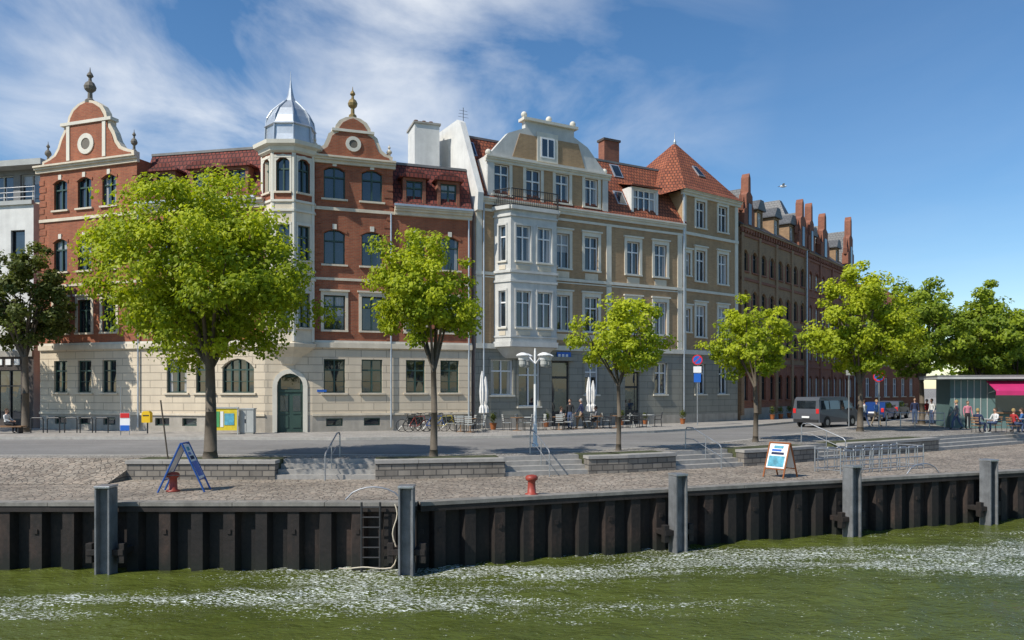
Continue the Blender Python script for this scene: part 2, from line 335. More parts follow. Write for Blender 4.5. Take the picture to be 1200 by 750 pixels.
def dormer(B,F,uc,w,z0,z1,nf,dep,fr,wm,rm,pitch=.35,mull=1,gabled=True):
    a=uc-w/2-.18;b=uc+w/2+.18;zt=z1+.15
    Fd=Fc(F.P(a,0,nf),F.P(b,0,nf)); wall(B['dormers'],Fd,0,b-a,z0-.25,zt,[(.18,.18+w,z0,z1)],wm)
    window(B,Fd,(b-a)/2,w,z0,z1,fr,None,sill=None,mull=mull)
    shell(B['dormers'],Fd,0,b-a,z0-.25,zt,dep,wm)
    if gabled:
        mid=(b-a)/2;o=.22
        B['dormers'].fpoly(Fd,[(-o,zt),(b-a+o,zt),(b-a+o,zt+.08),(mid+.3,zt+pitch),(mid-.3,zt+pitch),(-o,zt+.08)],-dep,.2,rm)
    else:
        P=Fd.P
        B['dormers'].hexa([P(-.15,zt,.25),P(b-a+.15,zt,.25),P(b-a+.15,zt+pitch,-dep),P(-.15,zt+pitch,-dep),P(-.15,zt+.12,.25),P(b-a+.15,zt+.12,.25),P(b-a+.15,zt+pitch+.12,-dep),P(-.15,zt+pitch+.12,-dep)],rm)
def ops_of(ws): return [(u-w/2,u+w/2,a,b) for u,w,a,b in ws]
# ------------------------------------------------------------------ red brick apartment building
R=Bld('red_brick_apartment_building')
P0=(-27.9,45.4);P1=(-21.0,43.0);P2=(-13.3,41.35);P3=(-10.85,41.75);
F5e=(-2.35,44.75); F45=Fc(P3,F5e); u460=F45.U(460); P3b=F45.P(u460,0)[:2]
rows=[(12.9,14.65),(9.3,11.2),(5.7,7.6),(2.25,4.1)]
def red_seg(A,Bp,cols,top,w=1.02,toparch=True,gcols=None,wallm='red_brick'):
    F=Fc(A,Bp); ws=[]
    for i,(a,b) in enumerate(rows):
        if i==0 and top<15: continue
        cs=gcols if (i==3 and gcols) else [(F.U(p),w) for p in cols]
        for u,ww in cs: ws.append((u,ww,a,b,i))
    cel=[(u,.9,.42,.85) for u,_ in ([(F.U(p),w) for p in cols])]
    ops=ops_of([x[:4] for x in ws])+ops_of(cel)
    wall(R['walls'],F,0,F.L,0,1.05,ops,'plinth'); wall(R['walls'],F,0,F.L,1.05,4.8,ops,'cream_render'); wall(R['walls'],F,0,F.L,4.8,top,ops,wallm)
    for u,ww,a,b,i in ws:
        if i<2: window(R,F,u,ww,a,b,'green_frame',None,sill='cream',arch=.22,wallmat=wallm,mull=1,cur=.25)
        elif i==2: window(R,F,u,ww,a,b,'green_frame','cream',.16,mull=1,hood=True,cur=.3)
        else: window(R,F,u,ww,a,b,'green_frame',None,mull=1 if ww<1.6 else 3,arch=(.5 if ww>1.6 else 0),wallmat='cream_render',cur=.3,cross=True)
        if i in(0,1): R['trim'].fbox(F,u-.11,u+.11,b+.02,b+.3,-.01,.07,'cream_light')
    for u,ww,a,b in cel: window(R,F,u,ww,a,b,'green_frame',None,sill=None,mull=0,trans=1,cur=0)
    shell(R['walls'],F,0,F.L,0,top,9,wallm)
    band(R,F,0,F.L,4.72,5.0,.14); band(R,F,0,F.L,5.0,5.12,.07,'cream_light'); band(R,F,0,F.L,1.0,1.12,.08,'cream'); band(R,F,0,F.L,8.42,8.56,.06)
    band(R,F,0,F.L,12.25,12.42,.08)
    return F
F1=red_seg(P0,P1,[71,99,128],15.4); cornice(R,F1,-.2,F1.L+.15,15.55)
F2=Fc(P1,P2); F2=red_seg(P1,P2,[190,222,252,282],12.65,gcols=[(F2.U(207),1.25),(F2.U(240),1.1),(F2.U(279),1.9)]); cornice(R,F2,.1,F2.L,12.72,h=.45)
F4=red_seg(P3,P3b,[392,436],15.05,w=1.15); cornice(R,F4,-.1,F4.L+.15,15.2)
F5=red_seg(P3b,F5e,[487,527],12.65,w=1.1); cornice(R,F5,.1,F5.L,12.72,h=.45)
for F in (F1,F4):
    for k in range(24):
        z=5.2+k*.42; 
        if z>14.6: break
        s=.5 if k%2 else .34
        R['trim'].fbox(F,-.02,s,z,z+.3,-.05,.03,'red_brick'); R['trim'].fbox(F,F.L-s,F.L+.02,z,z+.3,-.05,.03,'red_brick')
F3=Fc(P2,P3); du=F3.U(340)
wall(R['walls'],F3,0,F3.L,0,1.05,[(du-.68,du+.68,0,3.3)],'plinth');wall(R['walls'],F3,0,F3.L,1.05,4.8,[(du-.68,du+.68,0.1,3.3)],'cream_render');wall(R['walls'],F3,0,F3.L,4.8,15.2,[],'cream'); shell(R['walls'],F3,0,F3.L,0,15.2,9,'red_brick')
band(R,F3,0,F3.L,4.72,5.0,.12)
Dm=R['door']; Dm.fbox(F3,du-.68,du+.68,.12,3.3,-.24,-.18,'green_frame')
for s in(-1,1):
    for z0,z1 in((.35,1.0),(1.1,2.2)): Dm.fbox(F3,du+s*.33-.22,du+s*.33+.22,z0,z1,-.18,-.15,'green_frame')
    Dm.fbox(F3,du+s*.33-.2,du+s*.33+.2,1.25,2.1,-.15,-.14,'window_glass')
Dm.fbox(F3,du-.68,du+.68,2.3,2.4,-.18,-.12,'green_frame'); Dm.fbox(F3,du-.5,du+.5,2.45,3.1,-.18,-.165,'window_glass'); Dm.fbox(F3,du-.8,du+.8,0,.12,-.1,.35,'granite')
n=10
for i in range(n):
    t0=math.pi*i/n;t1=math.pi*(i+1)/n;f=lambda t,r:(du+r*math.cos(t),2.62+r*math.sin(t))
    R['trim'].fpoly(F3,[f(t1,.68),f(t0,.68),f(t0,.92),f(t1,.92)],-.03,.07,'cream_light')
    o=[f(t0,.68),(du+.68*math.cos(t0),3.3),(du+.68*math.cos(t1),3.3),f(t1,.68)]
    R['walls'].fpoly(F3,o[::-1],-.17,-.003,'cream_render')
for s in(-1,1): R['trim'].fbox(F3,du+s*.8-.12,du+s*.8+.12,.1,2.62,-.03,.07,'cream_light')
R['door'].fbox(F4,.25,.75,2.3,2.42,0.003,.03,'sign_blue')
# turret
tc=Vector((-12.15,42.15)); Rr=1.52; rot0=-math.pi/2-math.pi/8
vsx=[tc+Vector((math.cos(rot0+k*math.pi/4),math.sin(rot0+k*math.pi/4)))*Rr for k in range(-2,5)]
for k in range(len(vsx)-1):
    F=Fc(vsx[k],vsx[k+1]); m=F.L/2; ws=[(m,.72,a,b) for a,b in ((12.95,14.75),(9.35,11.2),(5.75,7.6))]
    if k in(1,2,3):
        wall(R['turret'],F,0,F.L,4.9,12.4,ops_of(ws),'cream'); wall(R['turret'],F,0,F.L,12.4,15.2,ops_of(ws),'red_brick')
        for i,(u,w,a,b) in enumerate(ws): window(R,F,u,w,a,b,'green_frame','cream_light' ,.1,arch=.3 if i==0 else 0,wallmat='red_brick' if i==0 else 'cream',mull=1,cur=.2)
    else: wall(R['turret'],F,0,F.L,4.9,12.4,[],'cream');wall(R['turret'],F,0,F.L,12.4,15.2,[],'red_brick')
    for z in (8.3,8.75,11.9,12.4): R['trim'].fbox(F,-.02,F.L+.02,z,z+.12,-.05,.08,'cream_light')
    for i in(0,1): R['trim'].fbox(F,i*F.L-.1 if i else -.02,F.L+.02 if i else .1,5,15,-.05,.035,'cream_light')
c3=(tc.x,tc.y,0)
R['turret'].lathe(c3,[(.3,3.55),(.75,3.8),(.95,4.2),(1.35,4.55),(1.6,4.7),(1.66,4.9),(1.52,4.95)],'cream',8,rot0)
R['turret'].lathe(c3,[(1.5,15.0),(1.68,15.1),(1.72,15.3),(1.95,15.4),(1.98,15.6),(1.5,15.65)],'cream_light',8,rot0)
R['turret'].lathe(c3,[(1.36,15.6),(1.30,16.1),(1.28,16.6),(1.40,16.65),(1.34,16.75),(1.2,17.15),(.95,17.6),(.6,17.95),(.32,18.2),(.18,18.5),(.09,18.95),(.03,19.4),(.01,19.9)],'zinc',8,rot0)
for k in range(8):
    a=rot0+k*math.pi/4; pr=[(1.38,15.6),(1.32,16.6),(1.24,17.15),(.98,17.6),(.62,17.95),(.34,18.2)]
    R['turret'].tube([(tc.x+math.cos(a)*r,tc.y+math.sin(a)*r,z) for r,z in pr],.045,'zinc',6)
# gables
g1=[(3.45,0),(3.45,.3),(3.0,.42),(2.55,.62),(2.25,1.0),(2.05,1.5),(1.75,1.95),(1.75,2.3),(1.5,2.34),(1.42,2.7),(1.15,3.1),(.7,3.38),(.25,3.5),(0,3.52)]
gable(R,F1,F1.L/2,15.55,g1); G=R['gable']
G.fbox(F1,F1.L/2-1.9,F1.L/2+1.9,17.72,17.9,-.42,.16,'cream_light')
cc=F1.P(F1.L/2,18.95,-.2); finial(G,cc,2.1,'finial_stone',.27)
for s in(-1,1): finial(G,F1.P(F1.L/2+s*3.25,15.8,-.2),1.3,'finial_stone',.15)
def medal(F,u,z,r):
    n=18
    for i in range(n):
        t0=2*math.pi*i/n;t1=2*math.pi*(i+1)/n
        G.fpoly(F,[(u+r*math.cos(t),z+r*math.sin(t)) for t in(t0,t1)]+[(u+r*.55*math.cos(t),z+r*.55*math.sin(t)) for t in(t1,t0)],.05,.13,'cream_light')
    G.fpoly(F,[(u+r*.5*math.cos(2*math.pi*i/n),z+r*.5*math.sin(2*math.pi*i/n)) for i in range(n)],.05,.1,'finial_stone')
medal(F1,F1.L/2,16.55,.6)
for s in(-1,1): G.fbox(F1,F1.L/2+s*1.35-.12,F1.L/2+s*1.35+.12,15.7,17.7,.03,.12,'cream_light')
hw=F4.L/2
g2=[(hw,0),(hw,.3),(hw-.3,.38),(hw-.6,.6),(hw-.75,.95),(hw-.85,1.25),(hw-1.05,1.4),(1.0,1.45),(.95,1.75),(.75,2.05),(.4,2.25),(0,2.32)]
gable(R,F4,hw,15.2,g2); G.fbox(F4,hw-1.15,hw+1.15,16.62,16.76,-.42,.14,'cream_light'); medal(F4,hw,15.98,.42)
finial(G,F4.P(hw,17.5,-.2),1.75,'gold',.22)
for s in(-1,1): finial(G,F4.P(hw+s*(hw-.15),15.45,-.2),.8,'cream',.13)
mansard(R,F2,0,F2.L+.5,12.7,15.9,.1,-1.3,9,'roof_tiles_dark_red'); mansard(R,F5,0,F5.L,12.7,15.5,.1,-1.2,9,'roof_tiles_dark_red')
for p in(192,235,277): dormer(R,F2,F2.U(p),1.0,13.1,14.4,-.05,2,'green_frame','dark_red_brick','roof_tiles_dark_red',.4)
for p in(486,526): dormer(R,F5,F5.U(p),.95,13.05,14.3,-.05,2,'green_frame','dark_red_brick','roof_tiles_dark_red',.4)
R['gutter'].fbox(F5,.05,F5.L,12.72,12.84,.3,.42,'zinc');R['gutter'].fbox(F2,.05,F2.L-.4,12.72,12.84,.3,.42,'zinc')
cu_=F2.U(300)
R['chimney'].fbox(F2,cu_,cu_+.6,15.9,17.6,-4.6,-4,'white_render');R['chimney'].fbox(F2,cu_-.07,cu_+.67,17.6,17.7,-4.67,-3.93,'dark_metal')
cu_=F5.U(500)
R['chimney'].fbox(F5,cu_,cu_+1.55,15.4,18.7,-5.2,-3.2,'white_render'); R['chimney'].fbox(F5,cu_-.08,cu_+1.63,18.7,18.82,-5.28,-3.12,'concrete')
R['chimney'].fbox(F5,cu_-2.0,cu_-1.5,15.4,16.6,-3.6,-3.1,'dark_red_brick')
for q in(.3,.8,1.25): R['chimney'].lathe(F5.P(cu_+q,18.82,-4.2),[(.12,0),(.1,.35),(.13,.4)],'dark_red_brick',8)
for F,u in((F2,.15),(F5,F5.L-.2),(F4,F4.L-.1)): R['downpipe'].tube([F.P(u,.3,.1),F.P(u,12.3,.1)],.05,'zinc',8)
R.finish()
# ------------------------------------------------------------------ tan building
T=Bld('tan_brick_apartment_building')
A=(-2.15,44.95);C=(11.7,52.7);E=(16.6,56.5); S1=Fc(A,C);S2=Fc(C,E)
trow=[(10.0,12.15),(6.1,8.3),(2.1,4.2)]
cols1=[659,693,742,774]; ws=[]
for p in cols1:
    for i,(a,b) in enumerate(trow): ws.append((S1.U(p),1.05,a,b,i))
gx=[588,625,659,693]
for p in gx: ws.append((S1.U(p),1.02 if p!=625 else 1.05,14.05 if p!=625 else 13.6,15.85,-1))
ws.append((S1.U(588),1.5,2.1,4.2,2)); 
gl=S1.U(571);gr=S1.U(712)
shop=[(S1.U(657),1.3,.15,4.2),(S1.U(741),1.2,.15,3.6)]
ws=[w for w in ws if not (w[4]==2 and (abs(w[0]-S1.U(659))<.3 or abs(w[0]-S1.U(742))<.3))]
ws.append((S1.U(620),1.5,1.4,4.2,2))
ops=ops_of([x[:4] for x in ws])+ops_of(shop)
wall(T['walls'],S1,0,S1.L,0,.7,ops,'plinth');wall(T['walls'],S1,0,S1.L,.7,4.95,ops,'grey_green_render');wall(T['walls'],S1,0,S1.L,4.95,13.6,ops,'tan_brick'); wall(T['walls'],S1,gl,gr,13.6,16.3,ops,'tan_brick')
shell(T['walls'],S1,0,S1.L,0,13.55,11,'white_render')
for u,w,a,b,i in ws: window(T,S1,u,w,a,b,'white_paint','cream_light' if i<2 else 'grey_green_render',.2 if i!=2 else .12,mull=1,hood=(i in(0,1)),cur=.45,sill='cream_light')
for u,w,a,b,i in ws:
    if i in(0,1): T['trim'].fbox(S1,u-.5,u+.5,a-.6,a-.2,-.01,.03,'cream')
for u,w,a,b in shop:
    T['door'].fbox(S1,u-w/2,u+w/2,a,b,-.2,-.17,'dark_metal'); T['door'].fbox(S1,u-w/2+.12,u+w/2-.12,a+.9,b-1.1,-.17,-.16,'window_glass');T['door'].fbox(S1,u-w/2+.12,u+w/2-.12,b-.95,b-.12,-.17,-.16,'window_glass')
    T['trim'].fbox(S1,u-w/2-.25,u+w/2+.25,b,b+.25,-.03,.2,'grey_green_render'); T['door'].fbox(S1,u-w/2-.2,u+w/2+.2,0,.14,-.1,.5,'granite')
T['shop_sign'].fbox(S1,S1.U(652),S1.U(668),4.3,4.75,.02,.1,'sign_blue')
for i in range(3): T['shop_sign'].fbox(S1,S1.U(653)+i*.28,S1.U(653)+i*.28+.17,4.43,4.62,.1,.12,'white_paint')
band(T,S1,0,S1.L,4.85,5.15,.14,'cream_light');band(T,S1,0,S1.L,9.2,9.38,.08,'cream_light');band(T,S1,0,S1.L,9.05,9.12,.05,'cream_light');band(T,S1,0,S1.L,12.95,13.1,.06,'cream_light')
cornice(T,S1,0,S1.L+.1,13.75,'cream_light',.4,.3)
for u in (.05,gr-.1,S1.L-.45): T['trim'].fbox(S1,u,u+.38,5.15,12.95,-.05,.05,'cream_light')
pts=[(gl,16.2),(gr,16.2),(gr-1.55,17.8),(gr-2.6,18.3),(gr-2.6,18.75),(gl+2.6,18.75),(gl+2.6,18.3),(gl+1.4,17.8)]
mid=(gl+gr)/2
T['gable'].fpoly(S1,pts,-.4,.0,'pale_render')
aw=S1.U(641)
T['gable'].fpoly(S1,[(gl+1.7,16.45),(gr-1.8,16.45),(gr-2.3,17.9),(gl+2.2,17.9)],-.01,.04,'tan_brick')
T['gable'].fbox(S1,aw-.75,aw+.75,16.4,18.2,.0,.09,'cream_light'); T['windows'].fbox(S1,aw-.5,aw+.5,16.65,17.9,.05,.11,'white_paint')
for s in(-1,1): T['windows'].fbox(S1,aw+s*.23-.18,aw+s*.23+.18,16.75,17.8,.1,.115,'window_glass')
cornice(T,S1,gl-.15,gr+.15,16.25,'cream_light',.35,.28); T['gable'].fbox(S1,gl+2.4,gr-2.4,18.75,18.92,-.5,.2,'cream_light')
for u,z in((gl+.15,16.3),(gl+2.6,18.95),(mid,18.95),(gr-2.6,18.95),(gr-.15,16.3)): T['gable'].ball(S1.P(u,z+.2,-.15),.19,'cream_light')
for u in (gl,gr-.42): T['trim'].fbox(S1,u,u+.42,13.75,15.9,-.05,.06,'pale_render')
T['gable'].hexa([S1.P(gl+.05,16.2,-.4),S1.P(gr-.05,16.2,-.4),S1.P(gr-.05,16.2,-7),S1.P(gl+.05,16.2,-7),S1.P(mid-.8,18.6,-.4),S1.P(mid+.8,18.6,-.4),S1.P(mid+.8,18.6,-7),S1.P(mid-.8,18.6,-7)],'roof_tiles_red')
T['gable'].quad(S1.P(gr,13.6,0),S1.P(gr,13.6,-3),S1.P(gr,16.3,-3),S1.P(gr,16.3,0),'white_render');T['gable'].quad(S1.P(gl,13.6,0),S1.P(gl,13.6,-3),S1.P(gl,16.3,-3),S1.P(gl,16.3,0),'white_render')
mansard(T,S1,.3,S1.L+.3,13.75,18.0,.15,-2.4,11,'roof_tiles_red')
pw=T['party_wall']
prof_=[(.35,12.9),(.45,13.9),(-2.0,18.7),(-2.4,18.95),(-5.2,18.95),(-11,17.2),(-11,12)]
a=[S1.P(-.03,z,n) for n,z in prof_];b=[S1.P(.33,z,n) for n,z in prof_];k=len(prof_)
pw.add(a+b,[tuple(range(k)),tuple(range(2*k-1,k-1,-1))]+[(i,k+i,k+(i+1)%k,(i+1)%k) for i in range(k)],'white_render')
T['antenna'].tube([S1.P(.9,17.9,-3.5),S1.P(.9,20.2,-3.5)],.02,'dark_metal',5)
for i,z in enumerate((20.0,19.8,19.6)): T['antenna'].tube([S1.P(.62-.04*i,z,-3.5),S1.P(1.18+.04*i,z,-3.5)],.01,'dark_metal',5)
# bay
ba=S1.U(579)+.0;bb=S1.U(652)-.1
FA=Fc(S1.P(ba,0,0),S1.P(ba+.55,0,1.05));FB=Fc(S1.P(ba+.55,0,1.05),S1.P(bb-.55,0,1.05));FCc=Fc(S1.P(bb-.55,0,1.05),S1.P(bb,0,0))
for F,cs in((FA,[.5]),(FB,[.27,.73]),(FCc,[.5])):
    ww=1.0 if F is FB else .5
    wz=[(F.L*c,ww,a,b) for c in cs for a,b in((10.0,12.1),(6.1,8.25))]
    wall(T['bay'],F,0,F.L,4.95,13.2,ops_of(wz),'pale_render')
    for u,w,a,b in wz: window(T,F,u,w,a,b,'white_paint','pale_render',.09,mull=1 if F is FB else 0,cur=.4,sill='cream_light')
    for z,h,n in((4.95,.3,.1),(5.5,.1,.05),(8.75,.12,.07),(9.3,.14,.1),(12.6,.12,.08),(13.0,.22,.2)): T['trim'].fbox(F,-.03,F.L+.03,z,z+h,-.05,n,'pale_render')
    for c in cs:
        for z in(5.62,9.5): T['trim'].fbox(F,F.L*c-ww*.45,F.L*c+ww*.45,z,z+.25,-.02,.03,'cream')
    for k in range(int(F.L/.13)+1):
        u=min(F.L,k*.13); T['balcony_railing'].tube([F.P(u,13.22,.1),F.P(u,14.2,.1)],.016,'dark_metal',5)
    for z in(13.3,13.75,14.2): T['balcony_railing'].tube([F.P(0,z,.1),F.P(F.L,z,.1)],.03,'dark_metal',6)
def cap(z,mat):
    T['bay'].add([S1.P(ba,z,0),S1.P(ba+.55,z,1.05),S1.P(bb-.55,z,1.05),S1.P(bb,z,0)],[(0,1,2,3)],mat)
cap(13.21,'concrete');cap(4.96,'white_render')
T['bay'].hexa([S1.P(ba+.7,4.3,.0),S1.P(ba+.9,4.3,.2),S1.P(bb-.9,4.3,.2),S1.P(bb-.7,4.3,0),S1.P(ba+.1,4.94,.0),S1.P(ba+.6,4.94,.95),S1.P(bb-.6,4.94,.95),S1.P(bb-.1,4.94,0)],'pale_render')
dormer(T,S1,S1.U(757),1.9,14.1,15.7,-.1,3,'white_paint','white_render','roof_tiles_red',.9,mull=3,gabled=False)
def skylight(F,u,z,w,h,z0,z1,n0,n1):
    f=lambda z:n0+(n1-n0)*(z-z0)/(z1-z0); P=F.P
    for o,g,m in((.0,.06,'zinc'),(.08,.075,'window_glass')):
        T['skylights'].hexa([P(u+o,z+o,f(z+o)),P(u+w-o,z+o,f(z+o)),P(u+w-o,z+h-o,f(z+h-o)),P(u+o,z+h-o,f(z+h-o)),P(u+o,z+o+.02,f(z+o)+g),P(u+w-o,z+o+.02,f(z+o)+g),P(u+w-o,z+h-o+.02,f(z+h-o)+g),P(u+o,z+h-o+.02,f(z+h-o)+g)],m)
for p,z in((716,16.3),(738,16.8),(560,16.6),(728,14.6)): skylight(S1,S1.U(p),z,.75,1.0,13.75,18.0,.15,-2.4)
cu_=S1.U(745)
T['chimney'].fbox(S1,cu_,cu_+1.3,17.5,19.9,-4.2,-3.5,'dark_red_brick');T['chimney'].fbox(S1,cu_-.08,cu_+1.38,19.9,20.05,-4.28,-3.42,'dark_brick')
T['chimney'].fbox(S1,S1.U(572),S1.U(572)+.5,17.9,18.9,-4.2,-3.8,'dark_red_brick')
# segment 2
cols=[821,847]; ws=[(S2.U(p),1.0,a,b,i) for p in cols for i,(a,b) in enumerate([(13.75,15.6)]+trow)]
ws+=[(S2.U(806),.5,a+.3,b-.3,1) for a,b in trow[:2]]
ops=ops_of([w[:4] for w in ws])
wall(T['walls'],S2,0,S2.L,0,.7,ops,'plinth');wall(T['walls'],S2,0,S2.L,.7,4.95,ops,'grey_green_render');wall(T['walls'],S2,0,S2.L,4.95,16.1,ops,'tan_brick');shell(T['walls'],S2,0,S2.L,0,16.1,8,'tan_brick')
for u,w,a,b,i in ws: window(T,S2,u,w,a,b,'white_paint','cream_light' if i!=3 else 'grey_green_render',.18,mull=1 if w>.6 else 0,hood=i in(1,2),cur=.4,sill='cream_light')
band(T,S2,0,S2.L,4.85,5.15,.12,'cream_light');band(T,S2,0,S2.L,9.2,9.38,.08,'cream_light');band(T,S2,0,S2.L,13.1,13.3,.1,'cream_light');cornice(T,S2,-.1,S2.L+.2,16.2,'cream_light',.4,.35)
base=[S1.P(S1.L-1.9,15.6,-.8),S2.P(-.15,16.16,.42),S2.P(S2.L+.35,16.16,.42),S2.P(S2.L+.35,16.16,-8),S1.P(S1.L-1.9,16.16,-8)]
apx=Vector(S2.P(1.9,20.3,-2.3))
mid_=[Vector(p).lerp(apx,.12)-Vector((0,0,.18)) for p in base]
T['tower_roof'].add(base+mid_,[(0,1,6,5),(1,2,7,6),(2,3,8,7),(3,4,9,8),(4,0,5,9)],'roof_tiles_red')
T['tower_roof'].add(mid_+[apx],[(i,(i+1)%5,5) for i in range(5)],'roof_tiles_red'); T['tower_roof'].lathe(apx-Vector((0,0,.15)),[(.1,0),(.12,.2),(.03,.4),(.01,.9)],'zinc',8)
def troof(a,b,s,up):
    p=mid_[1].lerp(mid_[2],a); q=mid_[1].lerp(mid_[2],b); n_=(q-p).cross(apx-p).normalized(); n_=-n_ if n_.y>0 else n_
    c=[p.lerp(apx,s),q.lerp(apx,s),q.lerp(apx,up),p.lerp(apx,up)]
    T['skylights'].add([v+n_*.0 for v in c]+[v+n_*.09 for v in c],[(4,5,6,7),(0,1,5,4),(1,2,6,5),(2,3,7,6),(3,0,4,7)],'zinc')
    c2=[v.lerp((c[0]+c[2])/2,.16)+n_*.1 for v in c]; T['skylights'].add(c2,[(0,1,2,3)],'window_glass')
troof(.45,.62,.3,.5)
for u in(0,S2.L-.35): T['trim'].fbox(S2,u,u+.35,5.15,15.8,-.05,.05,'cream_light')
T['downpipe'].tube([S2.P(.02,.3,.12),S2.P(.02,15.8,.12)],.05,'zinc',8);T['downpipe'].tube([S1.P(.5,.3,.12),S1.P(.5,13.4,.12)],.05,'zinc',8)
T.finish()
# ------------------------------------------------------------------ brick gothic houses
def gothic(name,A,Bp,ncol,wm,eave,gables,roofm,ridge,seed):
    B=Bld(name);F=Fc(A,Bp); rr=[(11.3,12.9),(8.2,9.9),(5.0,6.8),(1.6,3.6)]
    us=[(i+.5)*F.L/ncol for i in range(ncol)]; ws=[(u,.85,a,b) for u in us for a,b in rr]
    ops=ops_of(ws); wall(B['walls'],F,0,F.L,0,1.0,ops,'plinth');wall(B['walls'],F,0,F.L,1.0,4.3,ops,'dark_red_brick');wall(B['walls'],F,0,F.L,4.3,eave,ops,wm); shell(B['walls'],F,0,F.L,0,eave,10,wm)
    for u,w,a,b in ws: window(B,F,u,w,a,b,'white_paint' if seed else 'dark_metal',None,sill='dark_red_brick',arch=.35,wallmat=wm if a>4 else 'dark_red_brick',cur=.2,mull=1)
    for u,w,a,b in ws:
        for s in(-1,1): B['trim'].fbox(F,u+s*.53-.1,u+s*.53+.1,a,b-.3,-.01,.035,'dark_red_brick' if not seed else 'yellow_brown_brick')
    for z in(4.3,7.4,10.6,eave-.6): band(B,F,0,F.L,z,z+.2,.08,'dark_red_brick')
    k=int(F.L/.5)
    for i in range(k): B['trim'].fbox(F,i*.5,i*.5+.22,eave-.35,eave,-.05,.16,'dark_red_brick')
    band(B,F,0,F.L,eave,eave+.18,.22,'yellow_brown_brick')
    for i in range(ncol+1):
        u=min(max(i*F.L/ncol,.2),F.L-.2)
        if i%2==0: B['trim'].fbox(F,u-.2,u+.2,.5,eave-.4,-.05,.12,wm)
    P=F.P
    B['roof'].hexa([P(-.1,eave+.15,.25),P(F.L+.1,eave+.15,.25),P(F.L+.1,eave+.15,-10),P(-.1,eave+.15,-10),P(-.0,ridge,-3.2),P(F.L,ridge,-3.2),P(F.L,ridge,-6.5),P(0,ridge,-6.5)],roofm)
    for uc,w,h in gables:
        B['gable'].fpoly(F,[(uc-w/2,eave-.2),(uc+w/2,eave-.2),(uc+w/2,eave+h*.32),(uc+w*.3,eave+h*.36),(uc+w*.3,eave+h*.6),(uc+w*.12,eave+h*.66),(uc+w*.1,eave+h*.92),(uc,eave+h),(uc-w*.1,eave+h*.92),(uc-w*.12,eave+h*.66),(uc-w*.3,eave+h*.6),(uc-w*.3,eave+h*.36),(uc-w/2,eave+h*.32)],-.45,.14,'dark_red_brick')
        B['gable'].fbox(F,uc-w*.14,uc+w*.14,eave+.3,eave+h*.45,.1,.19,'window_glass')
        for s in(-1,1):
            p=P(uc+s*w*.5,eave+h*.3,-.15); B['gable'].lathe(p,[(.2,0),(.22,h*.1),(.14,h*.16),(.01,h*.36)],'dark_red_brick',4,.8)
        B['gable'].fpoly(F,[(uc-w*.45,eave),(uc+w*.45,eave),(uc,eave+h*.75)],-4,-.4,roofm)
    dn=[u for u in us if all(abs(u-g[0])>g[1]*.7 for g in gables)]
    for u in dn[::2]: dormer(B,F,u,.8,eave+.6,eave+1.8,-.3,2.4,'white_paint','yellow_brown_brick',roofm,.8,mull=1)
    for u in(F.L*.35,): B['chimney'].fbox(F,u,u+.7,ridge-.5,ridge+.8,-5,-4.3,'dark_red_brick')
    B['downpipe'].tube([P(F.L-.3,.3,.2),P(F.L-.3,eave,.2)],.06,'zinc',6)
    if seed:
        B['steep_roof'].hexa([P(.6,14.6,-.8),P(4.6,14.6,-.8),P(4.6,14.6,-7),P(.6,14.6,-7),P(2.3,20.0,-3.2),P(2.9,20.0,-3.2),P(2.9,20.0,-4.6),P(2.3,20.0,-4.6)],'roof_slate')
    B.finish(); return F
G3=gothic('yellow_brick_gothic_house',(16.95,56.95),(25.8,67.4),8,'yellow_brown_brick',14.5,[(1.3,1.9,4.2),(12.6,1.9,4.4)],'roof_slate',17.2,0)
G4=gothic('red_brick_gothic_house',(25.95,67.6),(35.4,79.6),8,'dark_red_brick',14.4,[(1.0,1.8,4.6),(5.0,2.6,4.4),(13.8,2.2,5.6)],'roof_slate',17.6,1)
B=Bld('corner_brick_house'); F=Fc((36.6,80.2),(48,90)); ws=[(1.2+i*2.2,1,a,b) for i in range(6) for a,b in((1.6,3.6),(5,6.8),(8.2,9.9))]
wall(B['walls'],F,0,F.L,0,11.5,ops_of(ws),'dark_red_brick');shell(B['walls'],F,0,F.L,0,11.5,10,'dark_red_brick')
for w in ws: window(B,F,*w,fr='white_paint')
B['roof'].hexa([F.P(0,11.5,.3),F.P(F.L,11.5,.3),F.P(F.L,11.5,-10),F.P(0,11.5,-10),F.P(1,14.5,-4),F.P(F.L-1,14.5,-4),F.P(F.L-1,14.5,-6),F.P(1,14.5,-6)],'roof_tiles_red'); B.finish()
# ------------------------------------------------------------------ modern white building on the left
B=Bld('white_modern_building'); F=Fc((-46,49.5),(-28.6,45.9)); us=[F.L-1.1-i*1.9 for i in range(8)]
ws=[(u,1.0,a,b) for u in us for a,b in((10.0,12.0),(5.6,7.6))]; gw=[(F.L-2.2-i*3.6,2.6,.6,3.6) for i in range(4)]
wall(B['walls'],F,0,F.L,0,4.4,ops_of(gw),'dark_brick');wall(B['walls'],F,0,F.L,4.4,13.6,ops_of(ws),'white_render');shell(B['walls'],F,0,F.L,0,13.6,9,'white_render')
for w in ws: window(B,F,*w,fr='dark_metal',mull=0,trans=1)
for w in gw: window(B,F,*w,fr='dark_metal',mull=2,sill=None)
band(B,F,0,F.L,4.4,4.75,.12,'concrete'); band(B,F,0,F.L,13.5,13.75,.15,'cabinet_grey')
F6=F.off(0,F.L,-1.2); ws=[(F.L-1.3-i*2.1,1.6,13.9,15.7) for i in range(7)]
wall(B['attic'],F6,0,F.L,13.6,16.0,ops_of(ws),'roof_felt');shell(B['attic'],F6,0,F.L,13.6,16.0,6,'roof_felt')
for w in ws: window(B,F6,*w,fr='cabinet_grey',mull=1,trans=1)
B['attic'].fbox(F6,-.2,F.L+.2,16,16.35,-6.2,.9,'cabinet_grey')
